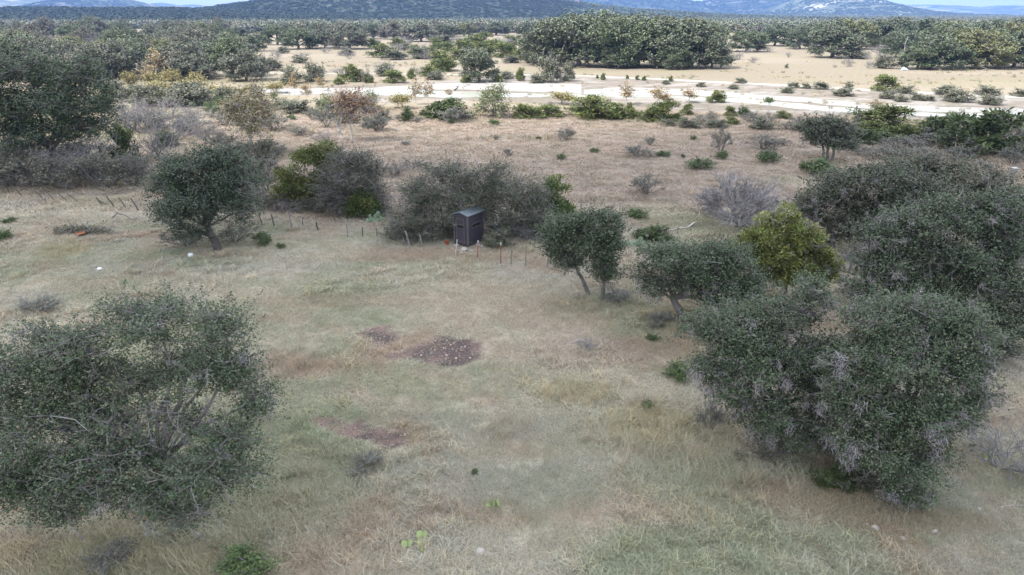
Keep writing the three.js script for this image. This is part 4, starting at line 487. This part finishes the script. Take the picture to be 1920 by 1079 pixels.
// ------------------------------------------------------------------ shed
{
  const g = new THREE.Group(), b = G(878, 464), W = 0.92, D = 1.42, H = 1.72;
  g.position.copy(b); g.position.y = hgt(b.x, b.z); const ang = Math.atan2(1.2, 0.8); g.rotation.y = ang - Math.PI / 2;   // local -z runs along the side wall, local -x along the front
  const mk2 = (c, r = 0.7) => new THREE.MeshStandardMaterial({ color: new THREE.Color().setRGB(...c), roughness: r });
  const grainy = grain.clone(); grainy.repeat.set(1.5, 1.5);
  const wallM = new THREE.MeshStandardMaterial({ color: new THREE.Color().setRGB(0.058, 0.050, 0.074), map: grainy, roughness: 0.62 }), sideM = wallM, trimM = mk2([0.085, 0.082, 0.085]), roofM = new THREE.MeshStandardMaterial({ color: new THREE.Color().setRGB(0.34, 0.40, 0.46), map: grainy, roughness: 0.38, metalness: 0.35 });
  const box = (w, h, d, x, y, z, m, n, par = g) => { const q = new THREE.BoxGeometry(w, h, d); q.translate(x, y, z); return part(q, m, n, par); };
  const P = 0.4; // lowest part of the walls stands on stones
  box(W - 0.06, H - 0.02, 0.04, -W / 2, H / 2 + 0.04, -0.02, wallM, 'front_wall'); box(W - 0.06, H - 0.02, 0.04, -W / 2, H / 2 + 0.04, -D + 0.02, sideM, 'back_wall');
  box(0.04, H - 0.02, D - 0.08, -0.02, H / 2 + 0.04, -D / 2, sideM, 'side_wall'); box(0.04, H - 0.02, D - 0.08, -W + 0.02, H / 2 + 0.04, -D / 2, sideM, 'side_wall');
  for (const [x, z] of [[0, 0], [-W, 0], [0, -D], [-W, -D]]) box(0.075, H + 0.03, 0.075, x, H / 2 + 0.03, z, trimM, 'corner_post');
  const gable = (z) => { const s = new THREE.Shape(); s.moveTo(-W + 0.04, 0); s.lineTo(-0.04, 0); s.lineTo(-W / 2, 0.1); const e = new THREE.ExtrudeGeometry(s, { depth: 0.03, bevelEnabled: false }); e.translate(0, H + 0.035, z); part(e, wallM, 'gable', g); }; gable(-0.035); gable(-D + 0.005);
  const rh = 0.15, ov = 0.09; for (const s of [-1, 1]) { const half = W / 2 + ov, len = Math.hypot(half, rh), r = new THREE.BoxGeometry(len, 0.022, D + 2 * ov); r.translate(s * len / 2, 0, 0); r.rotateZ(-s * Math.atan2(rh, half)); r.translate(-W / 2, H + 0.19, -D / 2); const sheet = part(r, roofM, 'roof_sheet', g); for (let k = 0; k <= 6; k++) { const q = new THREE.BoxGeometry(len, 0.016, 0.018); q.translate(s * len / 2, 0.016, (k / 6 - 0.5) * (D + 2 * ov - 0.03)); q.rotateZ(-s * Math.atan2(rh, half)); q.translate(-W / 2, H + 0.19, -D / 2); part(q, roofM, 'seam', sheet); } }
  { const q = new THREE.CylinderGeometry(0.03, 0.03, D + 2 * ov, 8); q.rotateX(Math.PI / 2); q.translate(-W / 2, H + 0.195, -D / 2); part(q, roofM, 'ridge_cap', g); }
  const door = box(0.5, 1.42, 0.03, -0.5, 0.78, 0.018, wallM, 'door'); for (const x of [-0.765, -0.235]) box(0.045, 1.46, 0.035, x, 0.78, 0.022, trimM, 'frame', door); box(0.575, 0.045, 0.035, -0.5, 1.535, 0.022, trimM, 'frame', door); box(0.03, 0.09, 0.05, -0.71, 0.82, 0.055, trimM, 'handle', door);
  const slot = (par, f) => { for (const y of [1.0, 1.22]) f(0.035, y, trimM, 'rail', par); f(0.02, 1.11, mk2([0.012, 0.012, 0.016], 0.35), 'shutter', par); };
  slot(door, (t, y, m, n, par) => box(n === 'rail' ? 0.46 : 0.42, n === 'rail' ? 0.045 : 0.17, t, -0.5, y, 0.034 + t / 2, m, n, par));
  const win = new THREE.Group(); win.name = 'window'; g.add(win); slot(win, (t, y, m, n, par) => box(t, n === 'rail' ? 0.045 : 0.17, n === 'rail' ? 0.84 : 0.78, 0.002 + t / 2, y, -D / 2 - 0.05, m, n, par)); for (const z of [-0.35, -1.17]) box(0.03, 0.25, 0.045, 0.017, 1.11, z, trimM, 'frame', win);
  tag(top(g, 'storage_shed'), 'narrow dark purple shed with pale metal gable roof', 'shed');
}
// ------------------------------------------------------------------ stones, cactus, fence and odds and ends
const stoneGeos = [0, 1, 2, 3].map((k) => { const g = new THREE.IcosahedronGeometry(1, 2), p = g.attributes.position; for (let i = 0; i < p.count; i++) { const x = p.getX(i), y = p.getY(i), z = p.getZ(i), w = 0.72 + 0.5 * fbm(x * 1.4 + k * 9 + z, y * 1.4 + k * 3 - z, 3); p.setXYZ(i, x * w, y * w * 0.62, z * w); } g.computeVertexNormals(); return g; });
const stoneMats = [[0.40, 0.37, 0.345], [0.33, 0.285, 0.255], [0.36, 0.26, 0.19], [0.25, 0.235, 0.23]].map((c) => new THREE.MeshStandardMaterial({ color: new THREE.Color().setRGB(...c), roughness: 0.95, bumpMap: grainBump, bumpScale: 0.01 }));
function stone(px, py, w, mat, label, group) { const p = G(px, py), s = w * depthOf(p) / FOC / 2, m = new THREE.Mesh(stoneGeos[Math.floor(R() * 4)], stoneMats[mat]); m.position.set(p.x, hgt(p.x, p.z) + s * 0.25, p.z); m.scale.set(s, s * rr(0.8, 1.1), s * rr(0.75, 1.1)); m.rotation.y = R() * 6.28; tag(top(m, 'stone'), label, 'stone', group); }
srand(808);
[[900, 1037, 20, 0], [917, 1041, 14, 1], [889, 1048, 8, 0]].forEach(([x, y, w, m]) => stone(x, y, w, m, 'pale grey fieldstone in the short grass past the prickly pear', 'fieldstones past the prickly pear'));
[[1693, 1013, 13, 1], [1641, 993, 16, 0], [1625, 986, 8, 0], [1753, 1000, 12, 0], [1489, 1003, 8, 0], [1486, 1010, 7, 0], [1536, 1025, 12, 2], [1477, 983, 10, 0], [1734, 1037, 9, 2], [1792, 1045, 7, 0], [1900, 1034, 8, 0], [1835, 957, 9, 0], [1404, 1039, 7, 0], [1368, 960, 8, 2], [1710, 1052, 8, 2]].forEach(([x, y, w, m]) => stone(x, y, w, m, 'small pale stone in the worn grass below the large oak', 'stones below the large oak'));
[[676, 1049, 9, 2], [704, 1003, 7, 2], [663, 1013, 6, 1], [778, 966, 6, 0], [507, 829, 10, 2], [514, 836, 7, 0]].forEach(([x, y, w, m]) => stone(x, y, w, m, 'small reddish stone in the grass near the wide oak', 'stones near the wide oak'));
[[1230, 744, 8, 0], [1258, 749, 9, 0], [1322, 808, 7, 0], [1332, 806, 6, 0]].forEach(([x, y, w, m]) => stone(x, y, w, m, 'white stone in long grass beside the moss-hung oak', 'white stones beside the moss-hung oak'));
[[870, 470, 14, 0], [884, 472, 10, 1], [856, 462, 12, 1], [897, 461, 10, 0], [905, 463, 9, 0], [848, 468, 8, 2], [866, 476, 9, 1], [890, 478, 7, 1], [853, 472, 7, 2]].forEach(([x, y, w, m]) => stone(x, y, w, m, 'limestone rock in the footing of the dark shed', 'rocks round the foot of the shed'));
for (const [x, y, rx, ry, n] of [[938, 480, 22, 10, 22], [950, 474, 14, 6, 10], [985, 459, 60, 3, 12], [770, 420, 16, 4, 10], [740, 460, 14, 4, 6]]) for (let k = 0; k < n; k++) stone(x + gs() * rx, y + gs() * ry, rr(2.5, 5), Math.floor(R() * 3), 'small pale rock scattered along the wire fence near the shed', 'rocks along the fence near the shed');
{ // gravel in the bare patches
  const ms = [], cs = []; srand(515);
  dirtPoly.forEach((p, i) => { const xs = p.map((q) => q[0]), zs = p.map((q) => q[1]); for (let k = 0; k < [260, 620, 240][i]; k++) { const x = lerp(Math.min(...xs), Math.max(...xs), R()), z = lerp(Math.min(...zs), Math.max(...zs), R()); if (!inPoly(p, x, z)) continue; const s = 0.012 + 0.035 * Math.pow(R(), 3); ms.push(mtx(x, hgt(x, z) + s * 0.3, z, s, s * 0.8, s, R() * 6.28)); cs.push(vary(R() < 0.2 ? [0.44, 0.36, 0.31] : [0.28, 0.21, 0.19], 0.3)); } });
  const g = new THREE.IcosahedronGeometry(1, 1); tag(instanced(g, new THREE.MeshStandardMaterial({ roughness: 1 }), ms, cs, 'gravel'), 'loose limestone gravel on the bare reddish dirt patches', 'gravel');
}
const padMat = (c) => new THREE.MeshStandardMaterial({ color: new THREE.Color().setRGB(...c), roughness: 0.6, bumpMap: grainBump, bumpScale: 0.01 });
const padM = [padMat([0.27, 0.36, 0.13]), padMat([0.17, 0.24, 0.16])];
function cactus(px, py, pads, mat, label) { // pads: [dx, y, dz, size, turn, lean]
  const p = G(px, py), g = new THREE.Group(); g.position.set(p.x, hgt(p.x, p.z), p.z);
  for (const [x, y, z, s, t, l] of pads) { const q = new THREE.SphereGeometry(1, 14, 10), a = q.attributes.position; for (let i = 0; i < a.count; i++) { const yy = a.getY(i), k = 1 - 0.28 * Math.max(0, -yy); a.setXYZ(i, a.getX(i) * 0.82 * k, yy, a.getZ(i) * 0.17); } q.scale(s, s, s); q.computeVertexNormals(); q.rotateX(l); q.rotateY(t); q.translate(x, y + s * 0.85, z); part(q, padM[mat], 'pad', g); }
  tag(top(g, 'prickly_pear'), label, 'cactus');
}
cactus(782, 1024, [[-0.3, 0, 0.05, 0.1, 0.3, -0.9], [-0.17, 0.02, 0.02, 0.09, -0.4, -0.8], [0.05, 0.05, -0.2, 0.11, 0.5, -0.6], [0.17, 0.06, -0.2, 0.1, -0.5, -0.5], [0.06, 0, 0, 0.095, 0.1, -0.8], [0.17, 0.02, 0, 0.07, 0.6, -0.4], [0.16, 0, 0.24, 0.1, 1.3, -0.2]], 0, 'bright yellow-green prickly pear pads low in the short grass');
cactus(926, 952, [[-0.15, 0, 0, 0.08, 0.3, -0.6], [0.02, 0, 0, 0.11, 1.2, -0.2], [0.12, 0.03, 0, 0.12, 1.5, -0.3], [0.02, 0.12, -0.03, 0.08, 1.2, 0.2], [-0.14, 0.08, -0.05, 0.1, 1.4, 0.1]], 0, 'small upright prickly pear alone in the middle of the pasture');
cactus(705, 418, [[-0.5, 0, 0, 0.16, 0.2, -0.3], [-0.3, 0.05, 0, 0.18, 0.5, -0.2], [-0.1, 0, 0, 0.18, 0, -0.3], [0.1, 0, 0.1, 0.17, -0.3, -0.3], [0, 0.25, 0, 0.17, 0.3, -0.1], [0.16, 0.4, 0, 0.19, 0.4, 0], [0.3, 0.1, 0, 0.17, -0.4, -0.2], [-0.35, 0.3, 0, 0.14, 0.8, 0]], 1, 'blue-green prickly pear clump at the foot of the small dark juniper');
cactus(1180, 462, [[-0.4, 0, 0, 0.18, 0.2, -0.4], [-0.1, 0, 0, 0.2, 0.5, -0.3], [0.2, 0, 0.1, 0.18, 0, -0.4], [0.5, 0.05, 0, 0.19, -0.3, -0.2], [0.6, 0.25, 0, 0.16, -0.3, 0], [0.8, 0, 0, 0.16, 0.4, -0.3]], 1, 'pale prickly pear clump between the small oaks and a bright juniper shrub');
cactus(1854, 865, [[-0.1, 0, 0, 0.09, 0.2, -0.4], [0.06, 0.02, 0, 0.1, -0.4, -0.3], [0.02, 0.12, -0.05, 0.08, 0.5, 0]], 0, 'little prickly pear at the outer edge of the large oak crown');
// single shrubs of the pasture
srand(77001);
place('green', 1275, 708, 54, 30, 'vivid lime-green bush in the grass beside the moss-hung oak');
place('dark', 1228, 448, 54, 28, 'bright juniper shrub behind the rounded oak'); place('green', 490, 460, 34, 26, 'dark green clump of shrub behind the crooked-trunked oak'); place('green', 526, 466, 18, 12, 'small green plant next to a bigger green clump by the fence');
place('gray', 690, 885, 60, 46, 'lavender-grey weed bush at the edge of the bare dirt'); place('gray', 1332, 806, 44, 60, 'upright grey weed bush under the moss-hung oak'); place('gray', 1240, 612, 50, 34, 'grey bush in the grass at the slanting trunk'); place('gray', 1155, 565, 56, 26, 'low grey bush at the foot of the twin small oaks');
place('bare', 1880, 880, 150, 70, 'fine bare grey bush at the outer edge of the large oak crown'); place('green', 455, 1085, 110, 60, 'deep green bush at the trunk of the wide oak'); place('bare', 1100, 655, 40, 22, 'low dead weed heap in the middle of the pasture'); place('brush', 350, 462, 80, 40, 'dark brush in the shade of the crooked-trunked oak'); place('brush', 440, 455, 80, 40, 'grey brush behind the crooked trunk'); place('olive', 935, 462, 46, 34, 'olive bush tucked beside the shed wall'); place('bare', 990, 455, 50, 34, 'bare grey bush behind the fence past the shed');
place('green', 1222, 640, 22, 16, 'small bright green sprig in the grey bush by the slanting trunk'); place('gray', 80, 585, 70, 18, 'flat grey weed patch in the pale grass'); place('green', 16, 418, 22, 12, 'small dark green shrub in pale grass near the leaning posts'); place('green', 8, 452, 40, 18, 'dark green weed clump below the small dark shrub'); place('bare', 1590, 510, 70, 60, 'bare grey bush between juniper and massive oak'); place('green', 1215, 770, 30, 20, 'dull green weed clump in the long grass'); place('gray', 215, 1060, 90, 50, 'grey-green weed bush below the wide oak'); place('green', 890, 890, 14, 12, 'tiny green weed in the short grass');
const metal = (c, r = 0.7) => new THREE.MeshStandardMaterial({ color: new THREE.Color().setRGB(...c), roughness: r });
{ // fence: posts [px, py of foot, height px, lean px, kind]
  const woodM = [metal([0.10, 0.085, 0.08], 0.95), metal([0.24, 0.22, 0.22], 0.95), metal([0.27, 0.095, 0.06], 0.7), metal([0.48, 0.47, 0.47], 0.6), metal([0.2, 0.19, 0.15], 0.8)];
  const build = (label, posts, wires) => {
    const p0 = G(posts[0][0], posts[0][1]), g = new THREE.Group(); g.position.set(p0.x, 0, p0.z); const tops = [];
    for (const [px, py, h, lean, k, r] of posts) {
      const a = G(px, py), s = depthOf(a) / FOC, y0 = hgt(a.x, a.z), H = h * s * 1.06, off = V(a.x - p0.x, y0, a.z - p0.z), tip = off.clone().add(V(lean * s + 0 * H, H, 0)), b = new MB(); const pts = [off.clone().add(V(0, -0.15, 0))]; for (let q = 1; q <= 4; q++) pts.push(off.clone().lerp(tip, q / 4).add(k < 2 ? V(gs() * 0.02, 0, gs() * 0.02) : V(0, 0, 0))); b.path(pts, r, r * 0.85, [1, 1, 1], k < 2 ? 7 : 5); b.cone(pts[4], pts[4].clone().add(V(0, 0.012, 0)), r * 0.85, 0.001, [1, 1, 1], k < 2 ? 7 : 5);
      const m = part(b.geo(), woodM[k], 'post', g); if (k === 2) { m.userData.label = 'rust-red steel post with a white tip'; const t = new MB(); const d = tip.clone().sub(off).normalize(); t.cone(tip.clone().addScaledVector(d, -0.11), tip.clone().addScaledVector(d, 0.015), r * 1.25, r * 1.15, [1, 1, 1], 6); part(t.geo(), woodM[3], 'tip', m); }
      tops.push([off, tip]);
    }
    for (let i = 0; i < tops.length - 1; i++) for (const t of wires) { const a = tops[i][0].clone().lerp(tops[i][1], t), b = tops[i + 1][0].clone().lerp(tops[i + 1][1], t), w = new MB(), m = a.clone().lerp(b, 0.5).add(V(0, -0.03, 0)); w.cone(a, m, 0.0035, 0.0035, [1, 1, 1]); w.cone(m, b, 0.0035, 0.0035, [1, 1, 1]); part(w.geo(), woodM[4], 'wire', g); }
    tag(top(g, 'wire_fence'), label, 'fence');
  };
  srand(3131);
  build('old wire fence of leaning wooden posts before the grey thicket', [[20, 364, 18, -12, 0, 0.03], [40, 367, 18, -12, 0, 0.03], [80, 372, 16, -14, 0, 0.035], [102, 375, 16, -14, 0, 0.035], [128, 379, 16, -17, 0, 0.035], [149, 381, 16, -18, 0, 0.035], [193, 388, 16, -9, 0, 0.05], [200, 386, 10, -14, 0, 0.04], [215, 390, 20, -11, 0, 0.05], [237, 391, 18, -11, 0, 0.045], [260, 396, 22, -10, 0, 0.05], [282, 396, 12, -5, 0, 0.045]], [0.45, 0.85]);
  build('wire fence of grey wooden stakes across the tawny slope', [[492, 424, 25, -4, 0, 0.04], [515, 428, 25, -3, 0, 0.045], [548, 432, 32, -2, 1, 0.055], [567, 426, 18, 3, 0, 0.03], [596, 432, 15, -2, 0, 0.05], [652, 445, 24, 0, 1, 0.035], [680, 445, 18, 1, 0, 0.035], [707, 444, 16, 0, 0, 0.03], [729, 446, 12, 7, 0, 0.04], [769, 462, 28, -7, 1, 0.065], [791, 464, 24, -3, 1, 0.04]], [0.5, 0.9]);
  build('wire fence with red white-tipped steel posts in front of the shed', [[854, 481, 31, 4, 3, 0.03], [895, 484, 32, 2, 2, 0.03], [939, 495, 39, 0, 2, 0.03], [958, 496, 27, 2, 4, 0.028], [985, 499, 38, 2, 4, 0.03], [1027, 502, 24, 0, 1, 0.045], [1056, 504, 22, 0, 1, 0.04]], [0.35, 0.6, 0.9]);
}
// white ball, white lid, bucket, feeder, tarp, logs
{ const p = G(358, 484), s = depthOf(p) / FOC, g = new THREE.SphereGeometry(5.2 * s, 24, 16), a = g.attributes.position; for (let i = 0; i < a.count; i++) { const x = a.getX(i), y = a.getY(i), z = a.getZ(i), w = 1 + 0.05 * (fbm(x * 12, y * 12 + z * 9, 2) - 0.5); a.setXYZ(i, x * w, y * w * 0.94, z * w); } g.computeVertexNormals(); const m = new THREE.Mesh(g, metal([0.62, 0.66, 0.67], 0.5)); m.position.set(p.x, hgt(p.x, p.z) + 4.7 * s, p.z); tag(top(m, 'white_ball'), 'white scuffed ball in the grass near the crooked-trunked oak', 'ball'); }
{ const p = G(187, 508), s = depthOf(p) / FOC, g = new THREE.LatheGeometry([[0, 0.09], [3.2, 0.085], [4.4, 0.06], [4.9, 0.0], [4.6, -0.02]].map(([r, y]) => new THREE.Vector2(r * s, y)), 20), m = new THREE.Mesh(g, new THREE.MeshStandardMaterial({ color: new THREE.Color().setRGB(0.72, 0.72, 0.74), roughness: 0.5, side: THREE.DoubleSide })); m.position.set(p.x, hgt(p.x, p.z) + 0.06, p.z); m.rotation.z = 0.12; tag(top(m, 'plastic_dish'), 'flat white plastic dish lying upside down in pale grass', 'dish'); }
{ const p = G(838, 460), g = new THREE.LatheGeometry([[0, 0], [0.1, 0], [0.12, 0.2], [0.13, 0.21], [0.115, 0.2], [0.1, 0.02], [0, 0.02]].map(([r, y]) => new THREE.Vector2(r, y)), 16), m = new THREE.Mesh(g, new THREE.MeshStandardMaterial({ color: new THREE.Color().setRGB(0.3, 0.07, 0.035), roughness: 0.8, side: THREE.DoubleSide })); m.position.set(p.x, hgt(p.x, p.z) + 0.02, p.z); tag(top(m, 'rusty_can'), 'rusty red can on the ground next to the shed', 'can'); }
{ const p = G(1893, 352), g = new THREE.Group(), s = depthOf(p) / FOC; g.position.copy(p); const h = 36 * s, w = 6.5 * s, bm = metal([0.24, 0.24, 0.22], 0.6); const hop = new THREE.CylinderGeometry(w * 0.85, w * 0.3, 12 * s, 4); hop.rotateY(Math.PI / 4); hop.translate(0, h - 10 * s, 0); part(hop, bm, 'hopper', g); const b = new THREE.BoxGeometry(w * 1.24, 5 * s, w * 1.24); b.translate(0, h - 2 * s, 0); part(b, bm, 'body', g); const lid = new THREE.BoxGeometry(w * 1.4, 1.2 * s, w * 1.4); lid.translate(0, h + 1.1 * s, 0); part(lid, metal([0.45, 0.48, 0.5], 0.4), 'lid', g); for (const [x, z] of [[-1, -1], [1, -1], [1, 1], [-1, 1]]) { const m = new MB(); m.cone(V(x * w * 0.95, -0.05, z * w * 0.95), V(x * w * 0.6, h - 4 * s, z * w * 0.6), 0.02, 0.02, [1, 1, 1], 6); part(m.geo(), bm, 'leg', g); } tag(top(g, 'game_feeder'), 'square metal game feeder on four thin legs among scrub', 'feeder'); }
{ const p = G(1697, 132), s = depthOf(p) / FOC, q = new THREE.PlaneGeometry(15 * s, 10 * s, 18, 12), a = q.attributes.position; for (let i = 0; i < a.count; i++) { const x = a.getX(i) / (7.5 * s), y = a.getY(i) / (5 * s); a.setXYZ(i, a.getX(i), Math.max(0.03, (1 - Math.abs(x) ** 3) * (0.65 - 0.35 * x) * (1 - 0.8 * Math.abs(y)) * 8.5 * s + 0.25 * (fbm(x * 4, y * 4, 3) - 0.5)), -a.getY(i) * 0.7); } q.computeVertexNormals(); const m = new THREE.Mesh(q, new THREE.MeshStandardMaterial({ color: new THREE.Color().setRGB(0.36, 0.47, 0.66), roughness: 0.5, side: THREE.DoubleSide })); m.position.copy(p); tag(top(m, 'blue_tarp'), 'pale blue tarp heaped over something at the wood edge', 'tarp'); }
function log(list, r, c, label, n = 'fallen_branch') { const pts = list.map(([x, y, h = 0]) => { const p = G(x, y); p.y = hgt(p.x, p.z) + r + h; return p; }), o = pts[0].clone(), b = new MB(); b.path(pts.map((p) => p.clone().sub(o)), r, r * 0.5, c, 6); for (let k = 1; k < pts.length; k++) for (let j = 0; j < 2; j++) { const a = pts[k].clone().sub(o); b.cone(a, a.clone().add(V(gs(), Math.abs(gs()) * 0.5, gs()).multiplyScalar(Math.min(r * 14, 0.8))), r * 0.45, r * 0.1, c); } const m = new THREE.Mesh(b.geo(), M.twig); m.position.copy(o); tag(top(m, n), label, 'branch'); }
srand(616);
log([[1301, 422, 0.1], [1290, 428], [1275, 429], [1258, 433], [1245, 428]], 0.06, C.bone, 'bleached fallen branch in the green-tinted grass below the pale dead tree');
log([[212, 418, 0.25], [222, 414, 0.4], [236, 413, 0.25], [250, 416]], 0.05, C.bark, 'arched fallen branch with white end in pale grass');
log([[127, 436], [140, 434], [148, 437]], 0.07, C.bone, 'bleached board-like limb on the brush pile', 'bleached_limb');
log([[142, 432, 0.1], [158, 431, 0.1], [172, 435]], 0.06, [0.4, 0.3, 0.25], 'brown weathered limb on the brush pile', 'brown_limb');
log([[1875, 955], [1888, 952], [1900, 950]], 0.02, C.bone, 'short pale stick in the grass under the little prickly pear');
log([[1655, 1034], [1672, 1042], [1682, 1046]], 0.025, C.gray, 'grey stick with bark in the worn grass below the large oak');
log([[150, 268, 2.2], [138, 250, 2.6], [120, 246, 3.2], [106, 238, 3.6]], 0.07, C.pale, 'bleached bare limb rising out of the thicket', 'bare_limb');
log([[120, 290, 1.6], [105, 275, 2.4], [80, 255, 3], [62, 238, 3.4]], 0.07, C.pale, 'long bleached limb slanting over the thicket top', 'bare_limb');
log([[215, 300, 1.2], [225, 292, 1.6], [212, 280, 2.2], [200, 262, 2.6]], 0.06, C.pale, 'crooked bleached limb by the dark juniper in the thicket', 'bare_limb');
log([[1792, 298, 0], [1788, 291, 0.5], [1790, 283, 1.0], [1786, 274, 1.7]], 0.06, C.bone, 'white forked snag rising from grey scrub near the game feeder', 'dead_snag');
log([[852, 170.5, 0], [856, 170, 0.15], [859, 169.6, 0.45]], 0.13, [0.06, 0.05, 0.045], 'black driftwood log stranded on the pale river rock', 'driftwood_log');
log([[1692, 110, 0], [1693.5, 110, 2], [1692, 110, 4], [1695, 110, 5.6]], 0.1, C.bone, 'tall silver-white snag at the wood edge behind the blue tarp', 'dead_snag');
{ const p = G(1452, 280), s = depthOf(p) / FOC, g = new THREE.Group(), b = new MB(); g.position.copy(p); b.cone(V(0, -0.1, 0), V(0.02, 16 * s, 0), 0.07, 0.06, [1, 1, 1], 7); b.cone(V(0.02, 16 * s, 0), V(0.02, 16.3 * s, 0), 0.06, 0.001, [1, 1, 1], 7); part(b.geo(), metal([0.09, 0.065, 0.06], 0.95), 'post', g); tag(top(g, 'wooden_post'), 'short dark wooden post alone in the grey bushes of the tawny field', 'post'); }
{ const p = G(1803, 332), s = depthOf(p) / FOC, q = new THREE.PlaneGeometry(11 * s, 9 * s, 10, 8), a = q.attributes.position; for (let i = 0; i < a.count; i++) { const x = a.getX(i), y = a.getY(i); a.setXYZ(i, x, 0.9 + 0.5 * (fbm(x * 3, y * 3, 3) - 0.5) - 0.25 * y, -y * 0.8); } q.computeVertexNormals(); const m = new THREE.Mesh(q, new THREE.MeshStandardMaterial({ color: new THREE.Color().setRGB(0.3, 0.42, 0.62), roughness: 0.5, side: THREE.DoubleSide })); m.position.copy(p); tag(top(m, 'blue_sheet'), 'crumpled scrap of pale blue sheeting caught in scrub near the feeder', 'sheet'); }
{ const H = hills[4], q = atZ(1082, 8, -1900), t = (H.D + q.z) / -H.W + 1, g = new THREE.Group(); g.position.set(q.x, H.at(q.x, 1 - (H.D - 1900) / H.W) - 0.5, -1900); const w = new THREE.BoxGeometry(13, 5, 8); w.translate(0, 2.5, 0); part(w, metal([0.62, 0.58, 0.54], 0.9), 'wall', g); const sh = new THREE.Shape(); sh.moveTo(-5, 0); sh.lineTo(5, 0); sh.lineTo(0, 3.2); const rf = new THREE.ExtrudeGeometry(sh, { depth: 14.6, bevelEnabled: false }); rf.rotateY(Math.PI / 2); rf.translate(-7.3, 5.01, 0); part(rf, metal([0.3, 0.16, 0.13], 0.9), 'roof', g); g.scale.setScalar(0.6); tag(top(g, 'hill_house'), 'tiny pale house with red roof on the crest of the broad hill', 'house'); }
log([[1098, 644], [1085, 640], [1072, 646]], 0.03, [0.3, 0.27, 0.28], 'grey twig on the dead weed heap');
{ const p = G(160, 441), g = grow({ seed: 90, lobes: lobesOf([[0, 0.3, 0, 1.2, 0.3, 0.6], [-1.1, 0.25, 0.1, 0.9, 0.3, 0.5], [1, 0.25, 0, 0.9, 0.25, 0.5]]), fork: V(0, 0.1, 0), leaves: 2600, per: 20, leafSize: 0.07, clump: 0.16, cols: [[0.12, 0.14, 0.07], [0.1, 0.1, 0.06], [0.17, 0.13, 0.08]], trunkR: 0.03, dead: 40, deadLen: 0.5, minY: 0.04 }); g.position.set(p.x, hgt(p.x, p.z), p.z); tag(top(g, 'brush_pile'), 'low overgrown brush pile with boards in pale grass', 'brush pile'); }
{ const p = G(152, 445), b = new THREE.BoxGeometry(0.5, 0.03, 0.3, 4, 1, 3); const a = b.attributes.position; for (let i = 0; i < a.count; i++) a.setY(i, a.getY(i) + 0.06 * fbm(a.getX(i) * 5, a.getZ(i) * 5, 2)); b.computeVertexNormals(); const m = new THREE.Mesh(b, metal([0.3, 0.11, 0.05], 0.9)); m.position.set(p.x, hgt(p.x, p.z) + 0.2, p.z); m.rotation.set(0.35, 0.4, 0); tag(top(m, 'rusty_sheet'), 'rusty orange sheet of metal on the brush pile', 'metal sheet'); }
renderer.render(scene, camera);
